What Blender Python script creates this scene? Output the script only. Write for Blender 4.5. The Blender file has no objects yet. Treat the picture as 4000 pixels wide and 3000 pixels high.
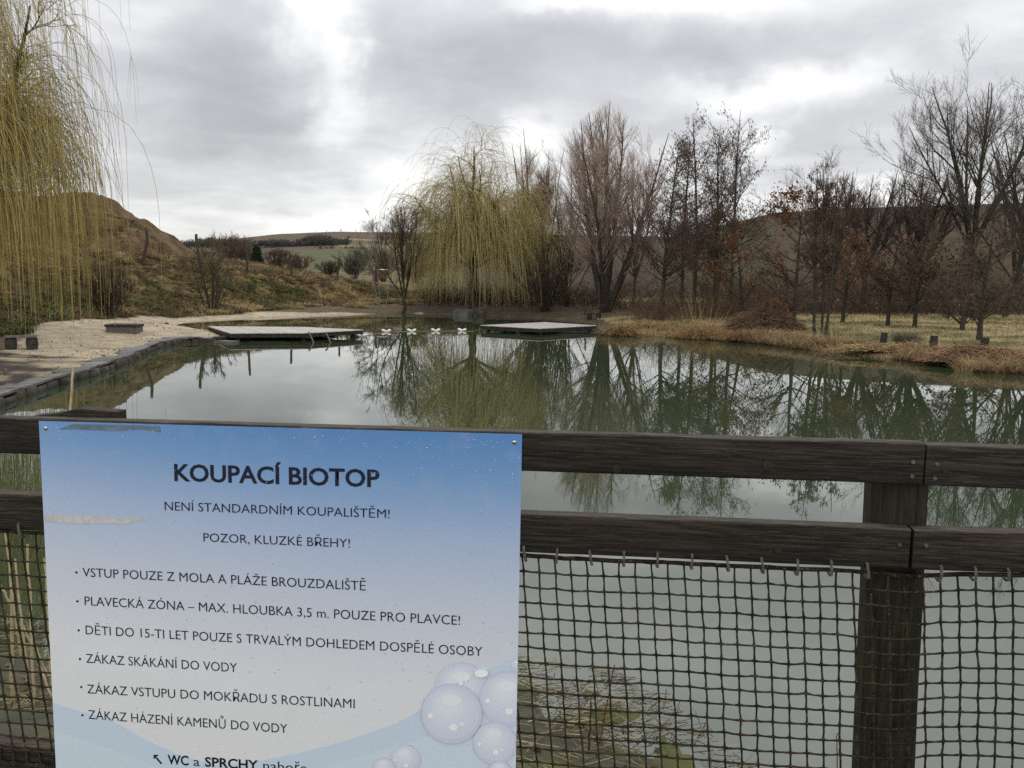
import bpy, math
import numpy as np
from mathutils import Matrix, Vector

sc = bpy.context.scene
COL = sc.collection
RAD = math.radians

# ------------------------------------------------------------------ camera
FPX, PITCH, ROLL, CAM_H = 3300.0, 6.8, 1.0, 2.5      # focal length in photo pixels (4000 px wide)
CAM_M = Matrix.Rotation(RAD(90 - PITCH), 4, 'X') @ Matrix.Rotation(RAD(ROLL), 4, 'Z')
cam = bpy.data.cameras.new('camera')
cam.sensor_width = 36.0
cam.lens = FPX / 4000 * 36.0
cam.clip_start, cam.clip_end = 0.05, 6000
camo = bpy.data.objects.new('camera', cam)
COL.objects.link(camo)
camo.matrix_world = Matrix.Translation((0, 0, CAM_H)) @ CAM_M
sc.camera = camo
MR = np.array(CAM_M.to_3x3())

# ------------------------------------------------------------------ light
SUN_EL, SUN_AZ = RAD(52), RAD(-8)                     # azimuth from +Y, clockwise
EXPOSURE = 0.48
sc.view_settings.view_transform = 'Standard'
sc.view_settings.look = 'None'
sc.view_settings.gamma = 1
sc.view_settings.use_curve_mapping = False
sc.view_settings.exposure = EXPOSURE
sc.cycles.use_denoising = False
sun = bpy.data.lights.new('sun', 'SUN')
sun.energy, sun.angle, sun.color = 0.5, RAD(22), (1.0, 0.93, 0.84)
suno = bpy.data.objects.new('sun', sun)
COL.objects.link(suno)
_d = Vector((math.sin(SUN_AZ) * math.cos(SUN_EL), math.cos(SUN_AZ) * math.cos(SUN_EL), math.sin(SUN_EL)))
suno.rotation_euler = (-_d).to_track_quat('-Z', 'Y').to_euler()
suno.location = _d * 300


def ray(px, py):
    d = MR @ np.array([(px - 2000) / FPX, -(py - 1500) / FPX, -1.0])
    return d


def at_z(px, py, z=0.0):
    d = ray(px, py)
    t = (z - CAM_H) / d[2]
    return np.array([d[0] * t, d[1] * t, z])


def at_y(px, py, Y):
    d = ray(px, py)
    t = Y / d[1]
    return np.array([d[0] * t, Y, CAM_H + d[2] * t])


# world: overcast sky, cloud layer shaped by noise and by bright and dark patches at fixed directions
world = bpy.data.worlds.new("World")
sc.world = world
world.use_nodes = True
nt = world.node_tree
nt.nodes.clear()


class NG:
    def __init__(self, tree):
        self.t = tree

    def n(self, typ, **kw):
        nd = self.t.nodes.new(typ)
        for k, v in kw.items():
            setattr(nd, k, v)
        return nd

    def l(self, a, b):
        self.t.links.new(a, b)

    def val(self, sock, v):
        if hasattr(v, 'is_output'):
            self.l(v, sock)
        else:
            sock.default_value = v

    def math(self, op, a, b=0.0, c=None, clamp=False):
        nd = self.n('ShaderNodeMath', operation=op)
        nd.use_clamp = clamp
        self.val(nd.inputs[0], a)
        self.val(nd.inputs[1], b)
        if c is not None:
            self.val(nd.inputs[2], c)
        return nd.outputs[0]

    def vmath(self, op, a, b):
        nd = self.n('ShaderNodeVectorMath', operation=op)
        self.val(nd.inputs[0], a)
        self.val(nd.inputs[1], b)
        return nd.outputs['Value'] if op in ('DOT_PRODUCT', 'LENGTH') else nd.outputs[0]

    def noise(self, vec, scale, detail=4, rough=0.5, dist=0.0):
        nd = self.n('ShaderNodeTexNoise')
        if vec is not None:
            self.l(vec, nd.inputs['Vector'])
        nd.inputs['Scale'].default_value = scale
        nd.inputs['Detail'].default_value = detail
        nd.inputs['Roughness'].default_value = rough
        nd.inputs['Distortion'].default_value = dist
        return nd

    def ramp(self, fac, stops, interp='LINEAR'):
        nd = self.n('ShaderNodeValToRGB')
        nd.color_ramp.interpolation = interp
        e = nd.color_ramp.elements
        while len(e) > len(stops):
            e.remove(e[-1])
        while len(e) < len(stops):
            e.new(1.0)
        for el, (p, c) in zip(e, stops):
            el.position = p
            el.color = (*c, 1) if len(c) == 3 else c
        self.val(nd.inputs[0], fac)
        return nd.outputs[0]

    def mix(self, fac, a, b, blend='MIX'):
        nd = self.n('ShaderNodeMix', data_type='RGBA', blend_type=blend)
        self.val(nd.inputs[0], fac)
        for s, v in ((nd.inputs[6], a), (nd.inputs[7], b)):
            if hasattr(v, 'is_output'):
                self.l(v, s)
            else:
                s.default_value = (*v, 1) if len(v) == 3 else v
        return nd.outputs[2]


g = NG(nt)
tc = g.n('ShaderNodeTexCoord').outputs['Generated']
sep = g.n('ShaderNodeSeparateXYZ')
g.l(tc, sep.inputs[0])
dx, dy, dz = sep.outputs
zc = g.math('ADD', g.math('MAXIMUM', dz, 0.0), 0.13)
comb = g.n('ShaderNodeCombineXYZ')
g.l(g.math('DIVIDE', dx, zc), comb.inputs[0])
g.l(g.math('DIVIDE', dy, zc), comb.inputs[1])
cl = comb.outputs[0]
n1 = g.noise(cl, 0.75, 7, 0.55, 0.6).outputs[0]
n2 = g.noise(cl, 2.6, 6, 0.6, 0.3).outputs[0]
# gnomonic direction (x/y, z/y) for the half of the sky ahead
ys = g.math('MAXIMUM', dy, 0.05)
cu = g.n('ShaderNodeCombineXYZ')
g.l(g.math('DIVIDE', dx, ys), cu.inputs[0])
g.l(g.math('DIVIDE', dz, ys), cu.inputs[1])
wob = g.noise(tc, 5.0, 5, 0.62)
wv = g.vmath('MULTIPLY', g.vmath('SUBTRACT', wob.outputs['Color'], (0.5, 0.5, 0.5)), (0.22, 0.11, 0.0))
uv = g.vmath('ADD', cu.outputs[0], wv)
BLOBS = [  # px, py, half width, half height, strength
    (1235, 60, 140, 170, 0.40), (1400, 250, 80, 95, 0.32), (1340, 430, 110, 90, 0.22), (1250, 520, 70, 50, 0.2),
    (2900, 335, 260, 60, 0.38), (3250, 280, 260, 45, 0.25), (2960, 495, 90, 38, 0.38), (2700, 5, 420, 60, 0.28),
    (1590, 715, 150, 55, 0.38), (1320, 830, 320, 55, 0.28), (2110, 500, 120, 60, 0.35), (2080, 55, 200, 45, 0.2),
    (3650, 790, 520, 60, 0.25), (3900, 110, 220, 110, 0.22), (420, 30, 350, 90, 0.14), (1880, 600, 700, 120, 0.10),
    (2600, 800, 700, 120, 0.12), (900, 900, 600, 80, 0.10),
    (960, 235, 330, 150, -0.26), (1010, 500, 300, 100, -0.24), (1810, 290, 330, 170, -0.25), (2600, 210, 360, 80, -0.13),
    (3300, 440, 380, 90, -0.09), (600, 450, 260, 120, -0.08), (2500, 480, 330, 90, -0.05), (2200, 130, 200, 60, -0.08),
]
acc = None
for (px, py, sx, sy, amp) in BLOBS:
    d = ray(px, py)
    c = (d[0] / d[1], d[2] / d[1], 0.0)
    q = g.vmath('MULTIPLY', g.vmath('SUBTRACT', uv, c), (FPX / sx, FPX / sy, 0.0))
    e = g.math('EXPONENT', g.math('MULTIPLY', g.vmath('DOT_PRODUCT', q, q), -0.75))
    acc = g.math('MULTIPLY', e, amp) if acc is None else g.math('MULTIPLY_ADD', e, amp, acc)
front = g.math('MULTIPLY', g.math('SUBTRACT', dy, 0.05), 6.0, clamp=True)
acc = g.math('MULTIPLY', acc, front)
b = g.math('MULTIPLY_ADD', g.math('SUBTRACT', n1, 0.5), 0.42, 0.53)
b = g.math('MULTIPLY_ADD', g.math('SUBTRACT', n2, 0.5), 0.40, b)
b = g.math('ADD', b, acc)
back = g.math('MULTIPLY', g.math('MULTIPLY', dy, -1.2), 1.0, clamp=True)
b = g.math('MULTIPLY_ADD', back, 0.65, b)  # unseen sky behind the camera, raised to light the sign and tree fronts
tone = g.ramp(b, [(0.0, (0.30, 0.305, 0.32)), (0.28, (0.37, 0.375, 0.39)), (0.5, (0.50, 0.505, 0.52)),
                  (0.72, (0.70, 0.705, 0.71)), (1.0, (1.0, 0.99, 0.965))])
low = g.math('SUBTRACT', 1.0, g.math('MULTIPLY', g.math('ABSOLUTE', dz), 5.0), clamp=True)
tone = g.mix(g.math('MULTIPLY', low, 0.25), tone, (1.0, 0.96, 0.88), 'MULTIPLY')
# glow band added to the clouds ahead, above the view, brightening the near water
zen = g.n('ShaderNodeMapRange', interpolation_type='SMOOTHSTEP')
g.l(dz, zen.inputs[0])
zen.inputs[1].default_value, zen.inputs[2].default_value = 0.26, 0.46
zen.inputs[3].default_value, zen.inputs[4].default_value = 0.0, 1.25
zen2 = g.n('ShaderNodeMapRange', interpolation_type='SMOOTHSTEP')
g.l(dz, zen2.inputs[0])
zen2.inputs[1].default_value, zen2.inputs[2].default_value = 0.55, 0.85
zen2.inputs[3].default_value, zen2.inputs[4].default_value = 1.0, 0.1
glow = g.math('MULTIPLY_ADD', g.math('MULTIPLY', zen.outputs[0], zen2.outputs[0]), g.math('MULTIPLY_ADD', dy, 1.6, 0.25, clamp=True), 1.0)
zg = g.n('ShaderNodeVectorMath', operation='SCALE')
g.l(tone, zg.inputs[0])
g.l(glow, zg.inputs['Scale'])
tone = zg.outputs[0]
sky = g.n('ShaderNodeTexSky', sky_type='NISHITA')
sky.sun_disc = False
sky.sun_elevation, sky.sun_rotation = SUN_EL, SUN_AZ
CLOUD_GAIN = 9.8
tb = g.mix(1.0, tone, (CLOUD_GAIN, CLOUD_GAIN, CLOUD_GAIN), 'MULTIPLY')
skymix = g.mix(0.95, sky.outputs[0], tb)
bg = g.n('ShaderNodeBackground')
g.l(skymix, bg.inputs[0])
bg.inputs[1].default_value = 0.1
out = g.n('ShaderNodeOutputWorld')
g.l(bg.outputs[0], out.inputs[0])

# ------------------------------------------------------------------ helpers
RNG = np.random.default_rng(7)


def nrm(v):
    return v / np.maximum(np.linalg.norm(v, axis=-1, keepdims=True), 1e-9)


_tab = np.random.default_rng(3).random((256, 256))


def vnoise(x, y, s=1.0):
    x = np.asarray(x, float) * s + 917.3
    y = np.asarray(y, float) * s + 433.7
    i, j = np.floor(x).astype(int), np.floor(y).astype(int)
    f, h = x - i, y - j
    f, h = f * f * (3 - 2 * f), h * h * (3 - 2 * h)
    a, b2 = _tab[i & 255, j & 255], _tab[(i + 1) & 255, j & 255]
    c, d = _tab[i & 255, (j + 1) & 255], _tab[(i + 1) & 255, (j + 1) & 255]
    return (a * (1 - f) + b2 * f) * (1 - h) + (c * (1 - f) + d * f) * h


def fbm(x, y, s=1.0, o=4):
    r, a, t = 0, 1.0, 0
    for k in range(o):
        r = r + a * vnoise(x, y, s)
        t += a
        a *= 0.5
        s *= 2.03
    return r / t


class MB:
    """collects quads and triangles with a per-vertex tint, then links them as ONE mesh object"""
    def __init__(self):
        self.v, self.q, self.t, self.c, self.n = [], [], [], [], 0

    def add(self, v, q=None, t=None, c=(1, 1, 1)):
        v = np.asarray(v, float).reshape(-1, 3)
        if q is not None and len(q):
            self.q.append(np.asarray(q, np.int64).reshape(-1, 4) + self.n)
        if t is not None and len(t):
            self.t.append(np.asarray(t, np.int64).reshape(-1, 3) + self.n)
        c = np.asarray(c, float)
        if c.ndim < 2:
            c = np.broadcast_to(c, (len(v), 3))
        self.v.append(v)
        self.c.append(c)
        self.n += len(v)
        return self

    def tubes(self, P, R, sides=3, c=(1, 1, 1), cap=False):
        P, R = np.asarray(P, float), np.asarray(R, float)
        if P.ndim == 2:
            P, R = P[None], (R[None] if R.ndim == 1 else np.full((1, len(P)), float(R)))
        N, K = P.shape[:2]
        if R.ndim == 0:
            R = np.full((N, K), float(R))
        T = np.empty_like(P)
        T[:, 1:-1] = P[:, 2:] - P[:, :-2]
        T[:, 0] = P[:, 1] - P[:, 0]
        T[:, -1] = P[:, -1] - P[:, -2]
        T = nrm(T)
        ref = np.where(np.abs(T[:, :1, 2:3]) > 0.9, np.array([1.0, 0, 0]), np.array([0, 0, 1.0]))
        ref = np.broadcast_to(ref, T.shape)
        U = nrm(np.cross(T, ref))
        W = np.cross(T, U)
        a = np.arange(sides) * 2 * np.pi / sides
        ca, sa = np.cos(a)[None, None, :, None], np.sin(a)[None, None, :, None]
        V = P[:, :, None] + R[:, :, None, None] * (ca * U[:, :, None] + sa * W[:, :, None])
        base = (np.arange(N) * K * sides)[:, None, None]
        k = (np.arange(K - 1) * sides)[None, :, None]
        s = np.arange(sides)[None, None, :]
        s2 = (s + 1) % sides
        q = np.stack([base + k + s, base + k + s2, base + k + sides + s2, base + k + sides + s], -1)
        c = np.asarray(c, float)
        if c.ndim == 2 and len(c) == N:
            c = np.repeat(c, K * sides, 0)
        t = None
        if cap and sides > 3:
            V2 = V.reshape(-1, 3)
            tt = []
            for n0 in range(N):
                for e in (0, K - 1):
                    o = n0 * K * sides + e * sides
                    for i in range(1, sides - 1):
                        tt.append((o, o + i, o + i + 1) if e else (o, o + i + 1, o + i))
            t = tt
        return self.add(V.reshape(-1, 3), q.reshape(-1, 4), t, c)

    def box(self, lo, hi, c=(1, 1, 1), M=None):
        x0, y0, z0 = lo
        x1, y1, z1 = hi
        v = np.array([(x0, y0, z0), (x1, y0, z0), (x1, y1, z0), (x0, y1, z0),
                      (x0, y0, z1), (x1, y0, z1), (x1, y1, z1), (x0, y1, z1)], float)
        if M is not None:
            v = v @ np.array(M.to_3x3()).T + np.array(M.translation)
        q = [(0, 3, 2, 1), (4, 5, 6, 7), (0, 1, 5, 4), (1, 2, 6, 5), (2, 3, 7, 6), (3, 0, 4, 7)]
        return self.add(v, q, None, c)

    def prism(self, pts, z0, z1, c=(1, 1, 1)):
        """upright prism over a convex polygon"""
        pts = np.asarray(pts, float)[:, :2]
        n = len(pts)
        v = np.vstack([np.c_[pts, np.full(n, z0)], np.c_[pts, np.full(n, z1)]])
        q = [(i, (i + 1) % n, n + (i + 1) % n, n + i) for i in range(n)]
        t = [(n, n + i, n + i + 1) for i in range(1, n - 1)] + [(0, i + 1, i) for i in range(1, n - 1)]
        return self.add(v, q, t, c)

    def lump(self, c0, r, seed=0, nu=14, nv=9, amp=0.2, c=(1, 1, 1), fr=1.3, flat=None):
        """a sphere pushed about by noise"""
        th = np.linspace(0, np.pi, nv)
        ph = np.arange(nu) * 2 * np.pi / nu
        T, Pq = np.meshgrid(th, ph, indexing='ij')
        d = np.stack([np.sin(T) * np.cos(Pq), np.sin(T) * np.sin(Pq), np.cos(T)], -1)
        f = 1 + amp * (2 * fbm(d[..., 0] * fr + seed * 3.1 + d[..., 2] * 1.7, d[..., 1] * fr + seed * 1.7, 1.0, 3) - 1) * 1.6
        v = d * f[..., None] * np.asarray(r, float)
        if flat is not None:
            v[..., 2] = np.minimum(v[..., 2], flat)
        v = v + np.asarray(c0, float)
        q = []
        for i in range(nv - 1):
            for j in range(nu):
                q.append((i * nu + j, (i + 1) * nu + j, (i + 1) * nu + (j + 1) % nu, i * nu + (j + 1) % nu))
        return self.add(v.reshape(-1, 3), q, None, c)

    def build(self, name, mat, parent=None, smooth=False, origin=None):
        v = np.concatenate(self.v) if self.v else np.zeros((0, 3))
        c = np.concatenate(self.c) if self.c else np.zeros((0, 3))
        q = np.concatenate(self.q) if self.q else np.zeros((0, 4), np.int64)
        t = np.concatenate(self.t) if self.t else np.zeros((0, 3), np.int64)
        if origin is not None:
            v = v - np.asarray(origin, float)
        me = bpy.data.meshes.new(name)
        me.vertices.add(len(v))
        me.vertices.foreach_set('co', v.astype(np.float32).ravel())
        me.loops.add(q.size + t.size)
        me.loops.foreach_set('vertex_index', np.r_[q.ravel(), t.ravel()].astype(np.int32))
        nf = len(q) + len(t)
        me.polygons.add(nf)
        ls = np.r_[np.arange(len(q)) * 4, len(q) * 4 + np.arange(len(t)) * 3].astype(np.int32)
        me.polygons.foreach_set('loop_start', ls)
        me.polygons.foreach_set('use_smooth', np.full(nf, smooth, bool))
        at = me.attributes.new('tint', 'FLOAT_COLOR', 'POINT')
        at.data.foreach_set('color', np.c_[c, np.ones(len(c))].astype(np.float32).ravel())
        me.update(calc_edges=True)
        me.materials.append(mat)
        o = bpy.data.objects.new(name, me)
        COL.objects.link(o)
        if parent is not None:
            o.parent = parent
        if origin is not None:
            o.location = origin
        return o


def tag(o, label=None, cat=None, group=None, kind=None):
    if label:
        o['label'] = label
    if cat:
        o['category'] = cat
    if group:
        o['group'] = group
    if kind:
        o['kind'] = kind
    return o


def thing(name, label, cat, loc=(0, 0, 0), rz=0.0, group=None):
    o = bpy.data.objects.new(name, None)
    o.empty_display_size = 0.2
    COL.objects.link(o)
    o.location = loc
    o.rotation_euler = (0, 0, rz)
    return tag(o, label, cat, group)


def dup(root, loc, rz=0.0, label=None, scale=None):
    r = root.copy()
    COL.objects.link(r)
    r.location = loc
    r.rotation_euler = (0, 0, rz)
    if label:
        r['label'] = label
    if scale is not None:
        r.scale = scale
    for ch in list(root.children):
        c = ch.copy()
        COL.objects.link(c)
        c.parent = r
        for gch in ch.children:
            d = gch.copy()
            COL.objects.link(d)
            d.parent = c
    return r


def material(name, c1, c2=None, scale=5.0, rough=0.8, stretch=(1, 1, 1), bump=0.0, bscale=None, detail=6, lo=0.35, hi=0.65,
             spec=0.3, tint=True, metal=0.0, c3=None, dist=0.0):
    """principled, base colour = noise mix of c1 / c2 (and specks of c3), multiplied by the mesh's own tint"""
    m = bpy.data.materials.new(name)
    m.use_nodes = True
    k = NG(m.node_tree)
    p = m.node_tree.nodes['Principled BSDF']
    co = k.n('ShaderNodeTexCoord').outputs['Object']
    mp = k.n('ShaderNodeMapping')
    k.l(co, mp.inputs[0])
    mp.inputs['Scale'].default_value = stretch
    nz = k.noise(mp.outputs[0], scale, detail, 0.6, dist).outputs[0]
    if c2 is not None:
        fac = k.n('ShaderNodeMapRange')
        k.l(nz, fac.inputs[0])
        fac.inputs[1].default_value, fac.inputs[2].default_value = lo, hi
        col = k.mix(fac.outputs[0], c1, c2)
        if c3 is not None:
            nz3 = k.noise(mp.outputs[0], scale * 3.7, 3, 0.6).outputs[0]
            f3 = k.n('ShaderNodeMapRange')
            k.l(nz3, f3.inputs[0])
            f3.inputs[1].default_value, f3.inputs[2].default_value = 0.6, 0.7
            col = k.mix(f3.outputs[0], col, c3)
    else:
        col = k.n('ShaderNodeRGB').outputs[0]
        col.default_value = (*c1, 1)
    if tint:
        a = k.n('ShaderNodeAttribute', attribute_name='tint').outputs['Color']
        col = k.mix(1.0, col, a, 'MULTIPLY')
    k.l(col, p.inputs['Base Color'])
    p.inputs['Roughness'].default_value = rough
    p.inputs['Specular IOR Level'].default_value = spec
    p.inputs['Metallic'].default_value = metal
    if bump:
        bn = k.noise(mp.outputs[0], bscale or scale * 2, 8, 0.65).outputs[0]
        bp = k.n('ShaderNodeBump')
        bp.inputs['Strength'].default_value = 1.0
        bp.inputs['Distance'].default_value = bump
        k.l(bn, bp.inputs['Height'])
        k.l(bp.outputs[0], p.inputs['Normal'])
    return m


def poly_sd(x, y, poly):
    """signed distance to a closed polygon, negative inside"""
    p = np.asarray(poly, float)[:, :2]
    d = np.full(x.shape, 1e9)
    ins = np.zeros(x.shape, bool)
    for i in range(len(p)):
        a, b3 = p[i], p[(i + 1) % len(p)]
        e = b3 - a
        wx, wy = x - a[0], y - a[1]
        t = np.clip((wx * e[0] + wy * e[1]) / max(e @ e, 1e-9), 0, 1)
        d = np.minimum(d, (wx - e[0] * t) ** 2 + (wy - e[1] * t) ** 2)
        c1, c2 = (a[1] <= y) & (b3[1] > y), (a[1] > y) & (b3[1] <= y)
        cr = e[0] * wy - e[1] * wx
        ins ^= (c1 & (cr > 0)) | (c2 & (cr < 0))
    d = np.sqrt(d)
    return np.where(ins, -d, d)


def sstep(t):
    t = np.clip(t, 0, 1)
    return t * t * (3 - 2 * t)
# ------------------------------------------------------------------ terrain
def zp(*pts):
    return [tuple(at_z(a, b3, 0.0)[:2]) for a, b3 in pts]


WALL_PX = [(-700, 1930), (-250, 1705), (0, 1589), (80, 1556), (217, 1509), (362, 1470), (506, 1415), (579, 1378), (629, 1357), (723, 1340), (868, 1331)]
NEAR = [(9.0, 2.4), (3.6, 3.0)] + zp((2790, 3060), (2650, 2900), (2500, 2790), (2320, 2690), (2060, 2640), (1500, 2610), (900, 2560), (220, 2500), (0, 2480), (-600, 2500))
POND = (zp(*WALL_PX) + zp((905, 1318), (890, 1298), (760, 1281), (685, 1272), (740, 1256), (1000, 1241), (1300, 1231), (1600, 1224), (1750, 1229),
                          (1850, 1231), (2050, 1238), (2250, 1252), (2320, 1268), (2340, 1288), (2400, 1306), (2600, 1308),
                          (2800, 1327), (3000, 1348), (3200, 1372), (3430, 1398), (3560, 1412), (3700, 1428), (3800, 1452), (4000, 1462), (4500, 1505), (5200, 1570))
        + NEAR)
SAND = [tuple(at_z(a, b3, 0.3)[:2]) for a, b3 in [(-300, 1760), (0, 1550), (440, 1400), (880, 1322), (900, 1290), (690, 1268), (900, 1240), (1300, 1226), (1660, 1218),
                                                   (1640, 1210), (1300, 1213), (1000, 1217), (830, 1226), (560, 1240), (420, 1258), (150, 1290), (60, 1345), (-300, 1500)]]
# foot of the grassy bank (the bank lies beyond it)
BANK = [(-60, 22), (-24, 26), (-18.6, 30), (-19.2, 40), (-18.9, 54), (-15.8, 64.5), (-8.5, 77), (-2.0, 84), (6, 120), (-200, 160), (-200, 20)]
HB_X = [-60, -26, -20, -16, -12, -7, -2, 5]
HB_Z = [4.1, 3.2, 2.25, 1.65, 1.05, 0.45, 0.2, 0.0]


def elev_far(u):
    return np.interp(u, [-1.2, -0.6, -0.42, -0.33, -0.27, -0.215, -0.12, 0.02, 0.14, 0.25, 0.6], [0.036, 0.036, 0.037, 0.046, 0.053, 0.0562, 0.0568, 0.0568, 0.0572, 0.057, 0.05])


def elev_right(u):
    return np.interp(u, [0.1, 0.16, 0.22, 0.27, 0.30, 0.39, 0.6, 0.9, 1.2], [0.0, 0.03, 0.066, 0.0785, 0.0865, 0.0935, 0.1035, 0.11, 0.11])


def th(x, y):
    """height of the ground"""
    x, y = np.asarray(x, float), np.asarray(y, float)
    s = poly_sd(x, y, POND)
    left = (x < -5.5) & (y < 36)
    shore = 0.55 * (1 - np.exp(-np.maximum(s, 0) / 3.0)) + 0.012 * np.maximum(s, 0)
    beach = 0.17 + 0.022 * np.maximum(s, 0)
    wl = sstep((34.0 - y) / 3.0) * sstep((-7.5 - x) / 2.0)
    z = np.where(s > 0, shore * (1 - wl) + beach * wl * sstep((s - 0.1) / 0.12), np.maximum(-1.3, 0.30 * s - 0.02))
    z = np.where((s > 0) & (x < 0) & (y > 33), np.minimum(z, 0.03 + 0.13 * np.maximum(s, 0)), z)
    near = (y < 9) & (s > 0)
    nz = np.where(s < 0.8, 0.05 * s, 0.04 + 0.42 * (s - 0.8))
    z = np.where(near, np.minimum(nz, 0.95) + 0.03 * (fbm(x, y, 6, 3) - 0.5) + 0.11 * (fbm(x, y, 2.4, 4) - 0.52), z)
    t = -poly_sd(x, y, BANK)
    hb = np.interp(x, HB_X, HB_Z)
    lump = (fbm(x, y, 0.9, 4) - 0.5) * 0.7 * sstep(t / 3)
    zb = hb * sstep(t / 8.0) + lump * np.exp(-np.maximum(t - 12, 0) / 15)
    z = z + np.where(t > 0, zb, 0)
    z = z * np.where(y > 84, np.exp(-np.maximum(y - 84, 0) / 25 * (x < 4)), 1)
    # spoil heap
    dxm = np.maximum(np.maximum(x + 36.5, -110 - x), 0)
    dym = np.maximum(np.maximum(74 - y, y - 79), 0)
    top = 9.3 + 0.030 * np.minimum(-36.5 - x, 40)
    zm = top - 0.66 * np.hypot(dxm, dym) + (fbm(x, y, 0.35, 5) - 0.5) * 1.6 + (fbm(x, y, 1.3, 4) - 0.5) * 1.0
    z = np.maximum(z, np.where(dxm + dym < 20, zm, -9))
    # far hills
    u = x / np.maximum(y, 1)
    yy = np.maximum(y, 90.0)
    gl = sstep(np.log(yy / 90) / math.log(1000 / 90)) ** 0.85
    ef = elev_far(u) + 0.0012 * (fbm(u * 40, y * 0 + 3, 1, 3) - 0.5)
    zf = np.where(y > 90, ef * gl * np.minimum(yy, 1000) + 2.5 * gl, -5) - np.maximum(yy - 1000, 0) * 0.03
    gr = sstep((np.log(yy / 80)) / math.log(380 / 80))
    zr = np.where(y > 80, elev_right(u) * gr * np.minimum(yy, 380) + 2.5 * gr, -5) - np.maximum(yy - 380, 0) * 0.02
    z = np.maximum(z, np.maximum(zf, zr))
    return z


def th1(x, y):
    return float(th(np.array([x]), np.array([y]))[0])


def colours(x, y, z):
    n = len(x)
    s = poly_sd(x, y, POND)
    t = -poly_sd(x, y, BANK)
    sd = poly_sd(x, y, SAND)
    c = np.empty((n, 3))
    a, b3 = fbm(x, y, 0.5, 4), fbm(x, y, 2.2, 3)
    c[:] = (0.13, 0.10, 0.06)
    # meadow right: pale straw and green
    mead = (x > 3) & (y > 20)
    mix = sstep((a - 0.42) / 0.2)[:, None]
    c = np.where(mead[:, None], (1 - mix) * np.array([0.15, 0.135, 0.06]) + mix * np.array([0.36, 0.29, 0.16]), c)
    # thicket floor further back, dark leaf litter
    back = sstep((y - (56 - 0.0 * x)) / 4) * (x > -8) * (y < 85)
    c = c * (1 - back[:, None]) + back[:, None] * np.array([0.11, 0.085, 0.055])
    litter = ((x > -9) & (x < 6) & (y > 44))
    c = np.where(litter[:, None], np.array([0.085, 0.062, 0.045]) * (0.7 + 0.6 * b3[:, None]), c)
    # bank
    bk = sstep(t / 0.8)[:, None]
    gm = sstep((a - 0.45) / 0.16)[:, None]
    bc = (1 - gm) * np.array([0.08, 0.068, 0.03]) + gm * np.array([0.22, 0.165, 0.075])
    c = c * (1 - bk) + bk * bc
    # spoil heap
    m = sstep((-27.5 - x) / 2) * sstep((y - 66) / 5) * (y < 125)
    hc = np.array([0.14, 0.095, 0.053])[None] * (0.65 + 0.75 * b3[:, None]) * (1 - 0.25 * sstep((a - 0.5) / 0.1)[:, None])
    c = c * (1 - m[:, None]) + m[:, None] * hc
    # shore mud, sand beach, dark mulch
    mud = sstep((0.5 - s) / 0.5)[:, None]
    c = c * (1 - mud) + mud * np.array([0.10, 0.085, 0.055])
    sa = sstep((0.25 + (a - 0.5) * 1.2 - sd) / 0.4)[:, None]
    sc1 = np.array([0.44, 0.375, 0.27]) * (0.88 + 0.25 * b3[:, None])
    c = c * (1 - sa) + sa * sc1
    q = (x < -9.0) & (y < 29)
    mu = (sstep((26.2 + (fbm(x, y * 1.5, 0.35, 4) - 0.5) * 13 - y) / 2.5) * q)[:, None]
    straw = sstep((fbm(x * 1.2, y * 2.4, 1.1, 4) - 0.53) / 0.1)[:, None]
    c = c * (1 - mu) + mu * ((1 - straw) * np.array([0.065, 0.053, 0.05]) + straw * np.array([0.30, 0.24, 0.16]))
    # near bank: algae, mud, straw
    nb = (y < 9)[:, None] * sstep((s + 0.6) / 0.4)[:, None]
    al = sstep((fbm(x, y, 2.6, 4) - 0.46) / 0.14)[:, None]
    c = c * (1 - nb) + nb * ((1 - al) * np.array([0.085, 0.085, 0.062]) + al * np.array([0.125, 0.135, 0.055]))
    # pond bed
    bed = (s < -0.5)[:, None]
    c = np.where(bed, np.array([0.07, 0.08, 0.045]), c)
    # far fields
    f = y > 100
    u = x / y
    el = (z - CAM_H) / y
    fc = np.tile(np.array([0.115, 0.085, 0.057]), (n, 1))          # bare stubble upper slope
    fc = fc * (0.92 + 0.16 * fbm(u * 60, np.log(y) * 60, 1, 3)[:, None])
    lt = np.abs(el - (0.0475 - 0.02 * (u + 0.18))) < 0.0009
    fc = np.where((lt & (u > -0.21) & (u < 0.0))[:, None], np.array([0.25, 0.215, 0.135]), fc)
    low2 = el < 0.0445 - 0.008 * (u + 0.2)
    fc = np.where((low2 & (u > -0.22))[:, None], np.array([0.125, 0.10, 0.062]), fc)
    lt2 = np.abs(el - (0.0405 - 0.012 * (u + 0.2))) < 0.0017
    fc = np.where((lt2 & (u > -0.24))[:, None], np.array([0.19, 0.18, 0.085]), fc)
    lt3 = np.abs(el - 0.031) < 0.0012
    fc = np.where((lt3 & (u > -0.16))[:, None], np.array([0.19, 0.175, 0.085]), fc)
    gf = (el > 0.012) & (el < 0.0352 - 0.6 * (u + 0.215) ** 2) & (u > -0.275) & (u < -0.155)
    fc = np.where(gf[:, None], np.array([0.105, 0.112, 0.055]), fc)
    gf2 = (el > 0.02) & (el < 0.034) & (u < -0.36)
    fc = np.where(gf2[:, None], np.array([0.13, 0.17, 0.07]), fc)
    fc = np.where((el < 0.012)[:, None], np.array([0.16, 0.135, 0.07]), fc)
    fc = np.where((u > -0.06)[:, None], np.array([0.060, 0.042, 0.025])[None] * (0.7 + 0.6 * fbm(u * 60, np.log(y) * 60, 1, 3)[:, None]), fc)
    rh = (u > 0.17) & (el > 0.0)
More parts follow.
